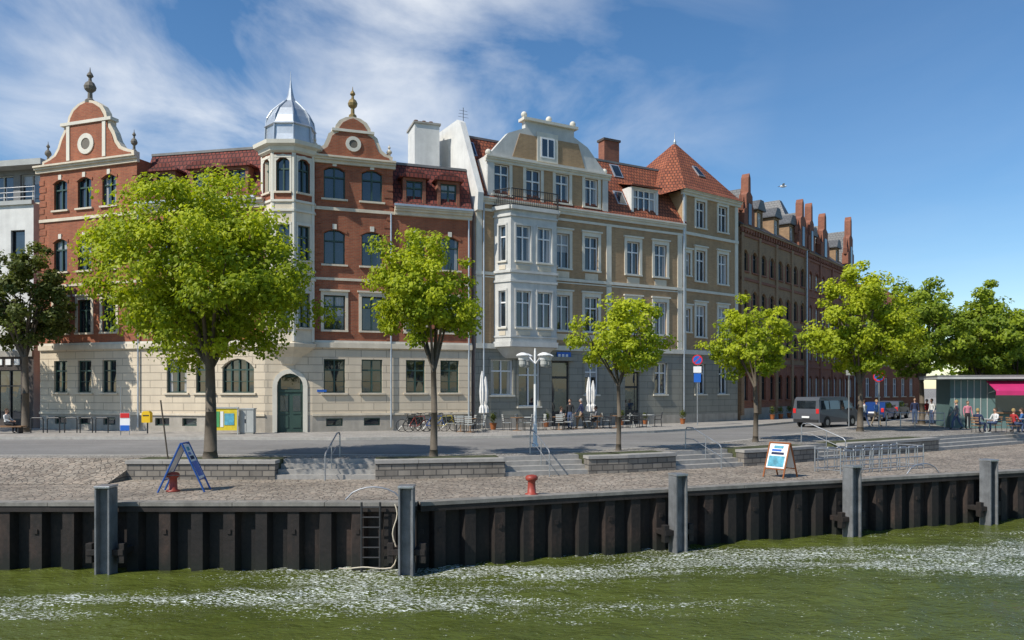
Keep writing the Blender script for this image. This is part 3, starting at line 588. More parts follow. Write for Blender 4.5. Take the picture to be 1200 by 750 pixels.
for z in(14.0,14.3,14.6): B['roof_railing'].tube([F.P(0,z,-.1),F.P(F.L,z,-.1)],.025,'galvanised',6)
for k in range(10): B['roof_railing'].tube([F.P(k*F.L/9,13.6,-.1),F.P(k*F.L/9,14.65,-.1)],.03,'galvanised',6)
for i in range(7): B['shop_sign'].fbox(F,F.L-5+i*.62,F.L-5+i*.62+.36,3.9,4.25,.02,.08,'white_paint')
B.finish()
# ------------------------------------------------------------------ ground levels
def flat(name,poly,z,mat,parent=None):
    mb=MB(); mb.add([(x,y,z) for x,y in poly],[tuple(range(len(poly)))],mat); return mb.finish(name,parent)
ED=[(-400,20.3),(-2.48,20.3),(18.95,28.4),(62,44.7),(400,172)]
WL=[(-400,25.2),(-14.5,25.2),(-4.5,25.2),(-.3,26),(4.1,27.3),(10,30),(15,33.3),(27.7,41.5),(62,62),(400,262)]
WB=[(x,y+1.15) for x,y in WL]
PB=[(-400,27.7),(-14,27.7),(-4,27.9),(0,28.8),(4.3,30.6),(9.5,34.5),(14,39.5),(22,49),(40,72),(60,97),(400,520)]
KB=[(-400,39.5),(-22,37.6),(-8,37),(0,38.6),(8,43.2),(16,50.2),(26,62),(38,78),(60,108),(400,560)]
flat('ground',WB+[(3000,900),(3000,4000),(-3000,4000),(-3000,26.35)],-.01,'cobbles_grey')
flat('road',PB+KB[::-1],-.004,'asphalt')
def raised(name,poly_front,poly_back,z,mat,kerbline,side=1):
    mb=MB(); mb.add([(x,y,z) for x,y in poly_front+poly_back[::-1]],[tuple(range(len(poly_front)+len(poly_back)))],mat)
    e=mb.finish(name)
    kb=MB()
    for a,b in zip(kerbline,kerbline[1:]):
        F=Fc(a,b)
        kb.fbox(F,0,F.L,-.05,z+.004,(-.16 if side>0 else 0),(0 if side>0 else .16),'kerb_stone')
    kb.finish('kerb',e); return e
raised('sidewalk',KB,[(-400,90),(-30,60),(0,60),(20,75),(60,130),(400,600)],.12,'paving_slab',KB,1)
raised('promenade',WB,PB,.10,'cobbles_grey',PB,-1)
flat('quay_pavement',ED+[(x,y+.02) for x,y in WB[::-1]],-.5,'cobbles')
cu=MB()
for k,(a,b) in enumerate(zip(ED,ED[1:])):
    F=Fc(a,b); m=max(1,int(F.L/2.4)) if F.L<70 else 1
    if F.L>300 and k==0:
        cu.fbox(F,0,F.L-62.5,-.57,-.478,-.12,.31,'concrete'); st=F.L-62.5; m=26
    else: st=0
    w_=(F.L-st)/m
    for i in range(m): cu.fbox(F,st+i*w_+.008,st+(i+1)*w_-.008,-.57,-.478+rnd.uniform(-.006,.006),-.12,.31+rnd.uniform(-.006,.006),'coping_edge')
    cu.fbox(F,0,F.L,-.72,-.572,.05,.285,'rust_dark')
cu.finish('quay_coping')
sp=MB(); pat=[(0,0),(.30,0),(.38,.26),(.68,.26),(.76,0)]
for a,b in((( -60,20.3),(-2.48,20.3)),((-2.48,20.3),(18.95,28.4)),((18.95,28.4),(62,44.7))):
    F=Fc(a,b); pts=[];s=0
    while s<F.L:
        for q,o in pat:
            if s+q<F.L: pts.append((s+q,o-.015))
        s+=.84
    pts.append((F.L,-.015))
    for (u0,n0),(u1,n1) in zip(pts,pts[1:]): sp.quad(F.P(u0,-3.2,n0),F.P(u1,-3.2,n1),F.P(u1,-.6,n1),F.P(u0,-.6,n0),'sheet_pile_steel')
    s=.15
    while s<F.L:
        sp.fbox(F,s+.33,s+.43,-1.3,-1.18,.24,.275,'sheet_pile_steel'); s+=1.68
sp.finish('sheet_pile_quay_wall')
def at(px,line):
    for a,b in zip(line,line[1:]):
        F=Fc(a,b);u=F.U(px)
        if -1e-6<=u<=F.L+1e-6: return Vector(F.P(u,0)[:2])
segs=[(148,322,'w'),(322,440,'s'),(440,592,'w'),(592,690,'s'),(690,792,'w'),(792,872,'s'),(872,958,'w'),(958,992,'s'),(992,1100,'w'),(1100,1330,'s')]
def subline(p0,p1,line):
    a=at(p0,line);b=at(p1,line); mids=[Vector(q) for q in line if a.x+.05<q[0]<b.x-.05]; return [a]+mids+[b]
for p0,p1,t in segs:
    L=subline(p0,p1,WL); mb=MB()
    for a,b in zip(L,L[1:]):
        F=Fc(a,b)
        if t=='w':
            mb.fbox(F,-.0,F.L,-.52,.02,-.45,0,'wall_stone'); 
            m=max(1,int(F.L/1.1))
            for i in range(m): mb.fbox(F,-.03+i*(F.L+.06)/m+.006,-.03+(i+1)*(F.L+.06)/m-.006,.02,.13+rnd.uniform(-.008,.008),-.48,.05,'granite')
            mb.fbox(F,0.02,F.L-.02,-.5,.115,-1.5,-.49,'soil_plants')
        else:
            for i in range(4):
                mb.fbox(F,0.003,F.L-.003,-.52,-.5+.15*(i+1)-.001*i,-1.4,-.05-.3*i,'granite')
    mb.finish('stone_retaining_wall' if t=='w' else 'stone_steps')
mb=MB(); a=at(148,WL); mb.quad((-400,24.0,-.49),(a.x,24.0,-.49),(a.x,26.4,.11),(-400,26.4,.11),'cobbles'); mb.quad((a.x,24,-.5),(a.x,26.4,-.5),(a.x,26.4,.11),(a.x,24,-.49),'wall_stone'); mb.finish('cobbled_ramp')
# ------------------------------------------------------------------ water
def axis(f0,f1,st,lo,hi):
    a=list(np.arange(f0,f1,st)); g=st;l=[f0]
    while l[-1]>lo: g*=1.5;l.append(l[-1]-g)
    g=st;h=[a[-1]]
    while h[-1]<hi: g*=1.5;h.append(h[-1]+g)
    return np.array(l[1:][::-1]+a+h[1:])
xs=axis(-22,34,.14,-1500,1500);ys=axis(9,40,.14,-1500,150)
X,Y=np.meshgrid(xs,ys); Z=np.full(X.shape,-2.25); r2=np.random.RandomState(3)
for i in range(40):
    lam=r2.uniform(.4,1.9); th=r2.normal(-.9,.7); amp=.0050*lam**.7*r2.uniform(.5,1.2); k=2*math.pi/lam
    Z+=amp*np.sin(k*(X*math.cos(th)+Y*math.sin(th))+r2.uniform(0,6.28)+.8*np.sin(.35*X+.5*Y+i))*((X>-30)&(X<45)&(Y<48)&(Y>5))
ny,nx=X.shape; V=np.stack([X,Y,Z],-1).reshape(-1,3).astype(np.float32)
i0=(np.arange(ny-1)[:,None]*nx+np.arange(nx-1)[None]).ravel(); Fq=np.stack([i0,i0+1,i0+nx+1,i0+nx],-1)
def npmesh(name,V,Fq,mat,smooth=True,tint=None):
    me=D.meshes.new(name); me.vertices.add(len(V)); me.vertices.foreach_set('co',V.astype(np.float32).ravel())
    me.loops.add(Fq.size); me.loops.foreach_set('vertex_index',Fq.astype(np.int32).ravel())
    me.polygons.add(len(Fq)); me.polygons.foreach_set('loop_start',np.arange(0,Fq.size,4,dtype=np.int32)); 
    me.polygons.foreach_set('use_smooth',np.full(len(Fq),smooth)); me.materials.append(MATS[mat])
    if tint is not None:
        at_=me.attributes.new('tint','FLOAT','FACE'); at_.data.foreach_set('value',tint.astype(np.float32))
    me.update(calc_edges=True); ob=D.objects.new(name,me); SC.collection.objects.link(ob); return ob
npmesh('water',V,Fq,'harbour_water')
# ------------------------------------------------------------------ trees
def tree(x,y,zb,r0,fork,zc,rx,rzt,rzb,nleaf,ls,mat,seed,name='maple_tree',nclump=150,lean=0,cx=0):
    rs=np.random.RandomState(seed); e=empty(name); mb=MB()
    crown=np.array([x+cx,y,zc]); 
    f=Vector((x+lean,y,zb+fork))
    m1=Vector((x+lean*.4+.03,y,zb+fork*.5))
    mb.cyl((x,y,zb-.1),(x+.01,y,zb+.25),r0*1.45,r0*1.08,'bark',10); mb.cyl((x+.01,y,zb+.25),m1,r0*1.08,r0*.88,'bark',10); mb.cyl(m1,f,r0*.88,r0*.75,'bark',10)
    cl=[]
    while len(cl)<nclump:
        d=rs.normal(size=3); d/=np.linalg.norm(d); rr=rs.uniform(.15,1)**.5
        lump=1+.05*math.sin(3.1*d[0]+4.6*d[2]+seed)+.08*math.sin(7*d[0]+5*d[1]+6*d[2]+seed*2)+rs.uniform(-.06,.09)
        rz=rzt if d[2]>0 else rzb
        wz=1.0-.16*max(0,d[2])**2
        p=crown+d*np.array([rx*wz,rx*wz,rz])*rr*lump*.91
        cl.append((p,rr))
    C=np.array([c[0] for c in cl])
    nl=9
    for i in range(nl):
        a=2*math.pi*i/nl+rs.uniform(-.3,.3); el=rs.uniform(.35,1.25); 
        tip=Vector(crown+np.array([math.cos(a)*rx*.75*math.cos(el*.8),math.sin(a)*rx*.75*math.cos(el*.8),rzt*.75*math.sin(el)-rzb*.2]))
        st=f-Vector((0,0,rs.uniform(0,.3)*fork*.3)); md=st.lerp(tip,.5)+Vector((rs.uniform(-.2,.2),rs.uniform(-.2,.2),.25))
        mb.cyl(st,md,r0*.5,r0*.28,'bark',7); mb.cyl(md,tip,r0*.28,r0*.1,'bark',6)
        dd=np.linalg.norm(C-np.array(md),axis=1).argsort()[:7]
        for j in dd[rs.permutation(7)[:5]]:
            q=Vector(C[j]); b0=md.lerp(tip,rs.uniform(0,.7)); mb.cyl(b0,b0.lerp(q,.9),r0*.14,r0*.04,'bark',5)
    mb.finish('trunk',e,True)
    wt=rs.uniform(.3,1.7,size=len(C)); wt/=wt.sum(); idx=rs.choice(len(C),nleaf,p=wt)
    sig=rx*.108*rs.uniform(.6,1.4,size=len(C))*(1.0 if rx<3 else .92)
    off=rs.normal(size=(nleaf,3)); off/=np.linalg.norm(off,axis=1)[:,None]; off*=(rs.uniform(0,1,nleaf)**.5)[:,None]*1.8
    pos=C[idx]+off*sig[idx][:,None]*np.array([1,1,.7])
    nrm=rs.normal(size=(nleaf,3))*.6+off*.4+np.array([-.25,-.22,.5])+(pos-crown)/rx*.5; nrm/=np.linalg.norm(nrm,axis=1)[:,None]
    a=np.cross(nrm,rs.normal(size=(nleaf,3))); a/=np.linalg.norm(a,axis=1)[:,None]; b=np.cross(nrm,a)
    L=ls*rs.uniform(.6,1.3,size=nleaf)[:,None]
    v0=pos-a*L;v1=pos+b*L*.62-nrm*L*.18;v2=pos+a*L*.9;v3=pos-b*L*.62-nrm*L*.18
    V=np.stack([v0,v1,v2,v3],1).reshape(-1,3);Fq=np.arange(nleaf*4).reshape(-1,4)
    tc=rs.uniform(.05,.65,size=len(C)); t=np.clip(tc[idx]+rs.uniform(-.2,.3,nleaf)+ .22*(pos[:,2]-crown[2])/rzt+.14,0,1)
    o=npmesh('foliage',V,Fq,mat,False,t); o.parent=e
    return e
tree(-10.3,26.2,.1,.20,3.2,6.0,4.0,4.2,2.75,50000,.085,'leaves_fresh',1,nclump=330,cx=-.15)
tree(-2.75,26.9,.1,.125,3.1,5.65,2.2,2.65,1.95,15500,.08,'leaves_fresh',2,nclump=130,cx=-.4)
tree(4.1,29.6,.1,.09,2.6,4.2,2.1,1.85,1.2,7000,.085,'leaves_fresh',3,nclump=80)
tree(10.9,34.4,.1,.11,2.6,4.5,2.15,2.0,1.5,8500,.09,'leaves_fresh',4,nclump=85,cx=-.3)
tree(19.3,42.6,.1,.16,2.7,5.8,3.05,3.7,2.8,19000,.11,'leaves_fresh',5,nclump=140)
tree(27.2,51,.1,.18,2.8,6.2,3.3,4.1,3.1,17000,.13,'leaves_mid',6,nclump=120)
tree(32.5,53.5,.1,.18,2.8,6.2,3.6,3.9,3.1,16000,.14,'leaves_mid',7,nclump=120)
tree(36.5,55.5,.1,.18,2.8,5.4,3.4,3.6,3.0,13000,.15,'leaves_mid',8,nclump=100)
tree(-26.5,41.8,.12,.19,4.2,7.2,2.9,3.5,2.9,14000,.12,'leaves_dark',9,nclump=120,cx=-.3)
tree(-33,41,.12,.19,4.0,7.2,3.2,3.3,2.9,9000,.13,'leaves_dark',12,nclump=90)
e=empty('distant_trees')
rs=np.random.RandomState(5); VV=[];tt=[]
for i in range(26):
    cxp=rs.uniform(50,170); cyp=cxp*rs.uniform(1.25,1.6) if i>6 else cxp*1.35; rad=rs.uniform(5,8); n=2600
    d=rs.normal(size=(n,3)); d/=np.linalg.norm(d,axis=1)[:,None]; d*=(rs.uniform(0,1,n)**.33)[:,None]*(1+.15*np.sin(5*d[:,:1]+i))
    pos=d*np.array([rad,rad,rad*.8])+np.array([cxp,cyp,rad*.75]); nr=rs.normal(size=(n,3)); nr/=np.linalg.norm(nr,axis=1)[:,None]
    a=np.cross(nr,rs.normal(size=(n,3)));a/=np.linalg.norm(a,axis=1)[:,None];b=np.cross(nr,a);L=.42
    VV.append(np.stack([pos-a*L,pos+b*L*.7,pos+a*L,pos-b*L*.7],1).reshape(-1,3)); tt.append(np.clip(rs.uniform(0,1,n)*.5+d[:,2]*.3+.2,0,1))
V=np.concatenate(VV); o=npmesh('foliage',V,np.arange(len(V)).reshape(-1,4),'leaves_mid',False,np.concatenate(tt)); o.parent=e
# ------------------------------------------------------------------ quay furniture
FE1=Fc((-60,20.3),(-2.48,20.3));FE2=Fc((-2.48,20.3),(18.95,28.4))
for F,px in((FE1,141),(FE1,481),(FE2,779),(FE2,979),(FE2,1137)):
    u=F.U(px); mb=MB(); w=.19
    mb.fbox(F,u-w,u-w+.05,-3.2,-.04,.5,.92,'pile_grey');mb.fbox(F,u+w-.05,u+w,-3.2,-.04,.5,.92,'pile_grey');mb.fbox(F,u-w+.05,u+w-.05,-3.2,-.06,.68,.74,'pile_grey')
    mb.fbox(F,u-w-.01,u+w+.01,-.03,.03,.48,.94,'galvanised')
    mb.fbox(F,u-w-.28,u-w,-1.75,-1.6,.25,.8,'sheet_pile_steel');mb.fbox(F,u+w,u+w+.28,-1.75,-1.6,.25,.8,'sheet_pile_steel');mb.fbox(F,u-w-.3,u-w-.14,-1.95,-1.45,.6,.78,'sheet_pile_steel');mb.fbox(F,u+w+.14,u+w+.3,-1.95,-1.45,.6,.78,'sheet_pile_steel')
    mb.finish('mooring_pile',bevel=.008)
F=FE1;u=F.U(438);mb=MB()
for s in(-.24,.24): mb.tube([F.P(u+s,-2.6,.42),F.P(u+s,-.45,.42)],.03,'dark_metal')
for k in range(8): mb.tube([F.P(u-.24,-2.4+k*.26,.42),F.P(u+.24,-2.4+k*.26,.42)],.02,'dark_metal')
mb.finish('quay_ladder')
mb=MB(); arc=[F.P(u-.8+1.5*i/8,-.48+.34*math.sin(math.pi*i/8)**.6,-.25) for i in range(9)]; mb.tube(arc,.022,'galvanised'); mb.finish('ladder_grab_rail')
mb=MB(); rp=[F.P(u+.62+.06*math.sin(i*.8),-.5-i*.13,.4) for i in range(13)]+[F.P(u+.55-.15*i,-2.12-.02*math.sin(i),.55) for i in range(10)]; mb.tube(rp,.018,'cream',6); mb.finish('mooring_rope')
F=FE2;u=F.U(1090);mb=MB();mb.tube([F.P(u-.8+1.5*i/8,-.48+.34*math.sin(math.pi*i/8)**.6,-.25) for i in range(9)],.022,'galvanised'); mb.finish('ladder_grab_rail')
def gp(px,py,z): d=FP*(CZ-z)/(py-HY); return ((px-600)/FP*d,d)
def bollard(x,y):
    mb=MB(); mb.lathe((x,y,-.5),[(.19,0),(.19,.04),(.12,.06),(.105,.36),(.12,.4),(.17,.43),(.18,.5),(.14,.55),(.05,.57)],'red_paint',16); mb.finish('mooring_bollard',smooth=True)
bollard(*gp(203,576,-.5)); bollard(*gp(623,580,-.5))
def aboard(x,y,yaw,h,w,sp_,frame,panel,name='a_frame_sign'):
    mb=MB(); 
    for s in(-1,1):
        b=sp_/2*s
        for q in(-1,1): mb.cyl((q*w/2,b,0),(q*w/2,0.02*s,h),.028,.028,frame,6)
        mb.tube([(-w/2,b*.75,h*.25),(w/2,b*.75,h*.25)],.02,frame,6); mb.tube([(-w/2,0.02*s,h),(w/2,.02*s,h)],.028,frame,6)
        z0=h*.28;z1=h*.97;y0=b*(1-.28);y1=b*.03
        mb.hexa([(-w/2+.03,y0-.0,z0),(w/2-.03,y0,z0),(w/2-.03,y0+.02*s,z0),(-w/2+.03,y0+.02*s,z0),(-w/2+.03,y1,z1),(w/2-.03,y1,z1),(w/2-.03,y1+.02*s,z1),(-w/2+.03,y1+.02*s,z1)],'white_paint')
        zz=lambda f:(y0+(y1-y0)*f+.026*s,z0+(z1-z0)*f)
        for f0,f1,i0_,i1_,m in((.06,.5,.08,.08,panel),(.56,.66,.14,.14,'cloth_navy'),(.7,.78,.14,.25,'sign_blue'),(.82,.93,.2,.2,'poster_cyan')):
            (ya,za),(yb,zb)=zz(f0),zz(f1); mb.hexa([(-w/2+i0_,ya,za),(w/2-i1_,ya,za),(w/2-i1_,ya+.004*s,za),(-w/2+i0_,ya+.004*s,za),(-w/2+i0_,yb,zb),(w/2-i1_,yb,zb),(w/2-i1_,yb+.004*s,zb),(-w/2+i0_,yb+.004*s,zb)],m)
    mb.cyl((-w/2,-sp_*.3,h*.35),(-w/2,sp_*.3,h*.35),.012,.012,'dark_metal',5)
    mb.finish(name,xf=Matrix.Translation((x,y,-.5))@Matrix.Rotation(yaw,4,'Z'))
x,y=gp(211,577,-.5); aboard(x,y+.3,math.radians(96),1.4,.6,1.3,'blue_paint','sign_blue')
x,y=gp(918,560,-.5); aboard(x,y+.3,math.radians(-52),1.15,.75,.85,'orange_wood','poster_cyan')
def handrail(px):
    a=at(px,WL); i=min(range(len(WL)-1),key=lambda k:abs((WL[k][0]+WL[k+1][0])/2-a.x)); F=Fc(WL[i],WL[i+1]); d=-F.n
    mb=MB(); p=lambda t,z:(a.x+d.x*t,a.y+d.y*t,z)
    pts=[p(-.35,-.5),p(-.35,.3),p(-.25,.4),p(1.35,.95),p(1.7,.95),p(1.78,.86),p(1.8,.1)]; mb.tube(pts,.024,'galvanised'); mb.tube([p(.55,-.2),p(.55,.67)],.018,'galvanised'); mb.tube([p(-.35,-.05),p(1.3,.5),p(1.8,.5)],.014,'galvanised'); mb.finish('stair_handrail')
for px in(384,640,838,982): handrail(px)
Fk=Fc(gp(985,556,-.5),gp(1078,549,-.5)); mb=MB()
for r in(0,1.1):
    for k in range(9):
        u=.15+k*(Fk.L-.3)/8
        mb.tube([Fk.P(u,-.5,-r),Fk.P(u,.28,-r),Fk.P(u+.02,.34,-r),Fk.P(u+.34,.34,-r),Fk.P(u+.36,.28,-r),Fk.P(u+.36,-.5,-r)],.02,'galvanised',6)
    for z in(-.38,-.05,.3): mb.tube([Fk.P(0,z,-r),Fk.P(Fk.L+.2,z,-r)],.022,'galvanised',6)
for u in(0,Fk.L+.2):
    for z in (-.38,.34): mb.tube([Fk.P(u,z,0),Fk.P(u,z,-1.1)],.02,'galvanised',6)
    for r in(0,1.1): mb.tube([Fk.P(u,-.5,-r),Fk.P(u,.42,-r)],.025,'galvanised',6)
mb.finish('bicycle_rack')
def lamp(x,y):
    mb=MB(); z=.1; h=4.05
    mb.lathe((x,y,z),[(.14,0),(.14,.1),(.09,.16),(.075,.9),(.06,.95),(.05,h-.5),(.045,h-.15),(.02,h)],'white_paint',12)
    for k in range(4):
        a=k*math.pi/2+.6; c,s=math.cos(a),math.sin(a); r=.62; zz=h-.12
        mb.tube([(x,y,zz-.45),(x+c*r*.5,y+s*r*.5,zz-.2),(x+c*r,y+s*r,zz)],.028,'white_paint',8)
        mb.lathe((x+c*r,y+s*r,zz-.3),[(.12,0),(.17,.02),(.2,.14),(.26,.17),(.28,.21),(.2,.27),(.08,.32)],'white_paint',14)
        mb.lathe((x+c*r,y+s*r,zz-.58),[(.03,0),(.12,.03),(.16,.12),(.15,.28)],'cabinet_grey',12)
    mb.finish('street_lamp')
lamp(.95,31.6)
def disc(mb,c,r,n,m,th=.03,seg=24):
    p=Vector(c);n=Vector(n); mb.cyl(p,p+n*th,r,r,m,seg)
def nostop(x,y,h,two=True,z=.12):
    mb=MB(); mb.cyl((x,y,z),(x,y,z+h+.35),.035,.035,'galvanised',8); n=Vector((-x,-y,0)).normalized(); c=Vector((x,y,z+h))+n*.05
    disc(mb,c,.33,n,'sign_red',.02);disc(mb,c+n*.02,.26,n,'sign_blue',.006); t=Vector((-n.y,n.x,0)); 
    q=Vector((0,0,-1))+(-t); q.normalize(); w=Vector((0,0,1))-t; w.normalize(); o=c+n*.028
    mb.hexa([o-q*.27-w*.03,o+q*.27-w*.03,o+q*.27+w*.03,o-q*.27+w*.03]+[p+n*.004 for p in(o-q*.27-w*.03,o+q*.27-w*.03,o+q*.27+w*.03,o-q*.27+w*.03)],'sign_red')
    if two:
        o=c-Vector((0,0,.62)); mb.hexa([o+t*a+Vector((0,0,b))+n*cc for cc in(0,.02) for a,b in((-.25,-.2),(.25,-.2),(.25,.2),(-.25,.2))],'white_paint')
        o=c-Vector((0,0,1.15))
        mb.hexa([o+t*a+Vector((0,0,b))+n*cc for cc in(0,.02) for a,b in((-.22,-.28),(.22,-.28),(.22,.28),(-.22,.28))],'sign_blue')
    mb.finish('no_stopping_sign')
nostop(11.9,49.3,4.2); nostop(22.6,47.3,3.1,False)
mb=MB();mb.cyl((20.7,47.2,.1),(20.7,47.2,3.9),.04,.04,'galvanised',8);mb.fbox(Fc((20.45,47.1),(20.95,47.1)),0,.5,3.3,3.85,.06,.09,'cabinet_grey');mb.finish('parking_sign')
def gz(px,d): return (px-600)/FP*d
x,y=gz(249,40.3),39.7
mb=MB()
for q in(0,1.5): mb.box(x+q,x+q+.06,y,y+.06,.12,1.5,'cabinet_grey')
mb.box(x+.06,x+1.5,y+.01,y+.05,.32,1.45,'poster_yellow'); mb.box(x+.15,x+.6,y-.01,y+.005,.5,1.3,'poster_green');mb.box(x+.85,x+1.35,y-.01,y+.005,.6,1.2,'poster_cyan');mb.box(x+.64,x+.8,y-.01,y+.005,.5,1.3,'white_paint');mb.box(x-.02,x+1.58,y-.03,y+.09,1.45,1.53,'cabinet_grey');mb.finish('advertising_panel')
mb=MB(); x=gz(284,40.4);mb.box(x,x+.75,39.9,40.3,.2,1.4,'cabinet_grey');mb.box(x-.03,x+.78,39.87,40.33,1.4,1.46,'cabinet_grey');mb.box(x+.02,x+.73,39.92,40.28,.1,.2,'concrete');mb.box(x+.37,x+.38,39.893,39.9,.25,1.35,'dark_metal');mb.box(x+.3,x+.34,39.88,39.9,.7,.9,'dark_metal');mb.finish('utility_cabinet')
x=gz(175,40.6);mb=MB();mb.cyl((x,40.4,.12),(x,40.4,.8),.04,.04,'dark_metal',8);mb.box(x-.22,x+.22,40.2,40.5,.7,1.2,'post_yellow');mb.fpoly(Fc((x-.22,40.2),(x+.22,40.2)),[(0,1.2),(.44,1.2),(.36,1.3),(.08,1.3)],-.3,0,'post_yellow');mb.box(x-.16,x+.16,40.185,40.2,1.05,1.1,'dark_metal');mb.finish('post_box')
x=gz(152,40);mb=MB();mb.box(x,x+.5,39,39.04,.35,1.25,'white_paint');mb.box(x+.02,x+.48,38.98,39,.35,.62,'sign_blue');mb.box(x+.02,x+.48,38.98,39,1.0,1.24,'sign_red')
for q in(.03,.47): mb.tube([(x+q,39.02,.12),(x+q,39.02,1.25)],.02,'galvanised',6)
mb.tube([(x+.03,39.02,.12),(x+.03,39.02,2.6)],.02,'galvanised',6);mb.finish('banner_board')
for px in(43,62,82,100,118):
    x=gz(px,41.5);mb=MB();mb.tube([(x,41.0,.12),(x,41.0,.85),(x+.06,41,.92),(x+.6,41,.92),(x+.66,41,.85),(x+.66,41,.12)],.03,'dark_metal',7);mb.finish('bicycle_stand')
mb=MB();mb.tube([(-11.6,25.9,.1),(-11.85,25.9,2.1)],.025,'bark',6);mb.finish('tree_stake')
def bicycle(x,y,yaw,c):
    mb=MB();R_=.33
    for q in(-.52,.52): 
        mb.torus((q,0,R_),R_,.02,(0,1,0),'rubber',22,5)
        for k in range(8): a=k*math.pi/4; mb.cyl((q,0,R_),(q+R_*math.cos(a),0,R_+R_*math.sin(a)),.004,.004,'galvanised',4)
    j=dict(r=(-.52,0,R_),f=(.52,0,R_),bb=(-.05,0,.3),s=(-.2,0,.82),h=(.36,0,.85),h2=(.4,0,.66))
    for a,b in(('r','bb'),('bb','s'),('bb','h2'),('s','h'),('r','s'),('h2','f'),('h','h2')): mb.cyl(j[a],j[b],.018,.018,c,6)
    mb.cyl((-.2,0,.82),(-.23,0,.95),.014,.014,'dark_metal',6); mb.hexa([(-.38,-.08,.94),(-.12,-.03,.94),(-.12,.03,.94),(-.38,.08,.94),(-.38,-.08,.99),(-.12,-.02,.98),(-.12,.02,.98),(-.38,.08,.99)],'dark_metal')
    mb.tube([(.36,0,.85),(.33,0,1.0)],.015,'galvanised',6); mb.tube([(.2,-.28,1.0),(.36,-.18,1.02),(.36,.18,1.02),(.2,.28,1.0)],.014,'dark_metal',6); mb.torus((-.05,0,.3),.09,.01,(0,1,0),'galvanised',12,4); mb.tube([(-.05,-.08,.3),(.08,-.1,.22)],.012,'dark_metal',5)
    mb.finish('bicycle',xf=Matrix.Translation((x,y,.125))@Matrix.Rotation(yaw,4,'Z'))
for px,d,yw,c in((482,42.3,.35,'dark_metal'),(490,42.0,.5,'red_paint'),(510,42.3,.3,'blue_paint'),(522,42.6,.35,'poster_yellow'),(497,42.8,.6,'dark_metal')): bicycle(gz(px,d),d,yw,c)
def chair(x,y,yaw,c='wood'):
    mb=MB(); mb.box(-.22,.22,-.2,.22,.43,.46,c)
    for a,b in((-.2,-.18),(.2,-.18)): mb.cyl((a,b,0),(a*1.0,b,.45),.014,.014,'dark_metal',5)
    for a in(-.2,.2): mb.tube([(a,.24,0),(a,.2,.45),(a,.27,.88)],.014,'dark_metal',5)
    for z in(.55,.65,.75,.84): mb.box(-.2,.2,.215+(z-.45)*.16,.235+(z-.45)*.16,z,z+.06,c)
    for a in(-.24,.24): mb.tube([(a,-.16,.45),(a,-.16,.66),(a,.22,.68)],.012,'dark_metal',5)
    mb.finish('cafe_chair',xf=Matrix.Translation((x,y,.125))@Matrix.Rotation(yaw,4,'Z'))
def table(x,y,c='wood'):
    mb=MB(); mb.lathe((x,y,.12),[(.25,0),(.25,.02),(.03,.04),(.03,.7),(.2,.71),(.38,.72),(.38,.75)],c,16); mb.finish('cafe_table')
for px,d in((540,42.3),(551,41.6),(606,43.2),(622,43.6),(655,44.2),(676,45),(700,45.3),(722,46.0),(742,47),(760,47.6)):
    x=gz(px,d); table(x,d,rnd.choice(['wood','cabinet_grey'])); cc=rnd.choice(['wood','cabinet_grey','dark_metal'])
    chair(x-.55,d+.1,1.57+rnd.uniform(-.4,.4),cc); chair(x+.55,d-.1,-1.57+rnd.uniform(-.4,.4),cc)
    if rnd.random()<.6: chair(x,d-.65,math.pi+rnd.uniform(-.3,.3),cc)
def parasol(x,y,h=3.1):
    mb=MB(); mb.lathe((x,y,.12),[(.3,0),(.3,.08),(.05,.1),(.025,.14),(.025,h)],'concrete',12)
    pr=[(.06,.95),(.2,1.0),(.17,1.3),(.09,1.45),(.14,1.7),(.17,2.2),(.1,h-.25),(.03,h+.05)]; seg=16;vs=[]
    for r,z in pr:
        for i in range(seg): t=2*math.pi*i/seg; q=r*(1 if i%2 else .68); vs.append((x+math.cos(t)*q,y+math.sin(t)*q,z+.12))
    mb.add(vs,[(j*seg+i,j*seg+(i+1)%seg,(j+1)*seg+(i+1)%seg,(j+1)*seg+i) for j in range(len(pr)-1) for i in range(seg)],'canvas_white'); mb.finish('closed_parasol')
parasol(gz(565,43),43,3.3);parasol(gz(569,43.6),43.6,3.0);parasol(gz(690,45.8),45.8,3.0);parasol(gz(695,46.4),46.4,2.8)
def planter(x,y,z=.12,s=1):
    mb=MB(); mb.lathe((x,y,z),[(.16*s,0),(.2*s,.3*s),(.24*s,.42*s),(.2*s,.42*s)],'orange_wood',12); e=mb.finish('potted_plant'); rs=np.random.RandomState(int(x*10)%997); n=260
    d=rs.normal(size=(n,3));d/=np.linalg.norm(d,axis=1)[:,None]; pos=d*np.array([.3,.3,.4])*s*(rs.uniform(.2,1,n)[:,None])+np.array([x,y,z+.8*s]); nr=rs.normal(size=(n,3)); a=np.cross(nr,d);a/=np.linalg.norm(a,axis=1)[:,None];b=np.cross(a,d);L=.06*s
    V=np.stack([pos-a*L,pos+b*L*.5,pos+a*L,pos-b*L*.5],1).reshape(-1,3); o=npmesh('leaves',V,np.arange(len(V)).reshape(-1,4),'leaves_dark',False,rs.uniform(0,1,n)); o.parent=e
for px,d,s in((578,44.2,.9),(640,47.3,.8),(728,49.6,.9),(756,50.6,.7),(800,51.2,.85),(905,58.5,.9),(915,60,.9),(925,62,.9)): planter(gz(px,d),d,s=s)
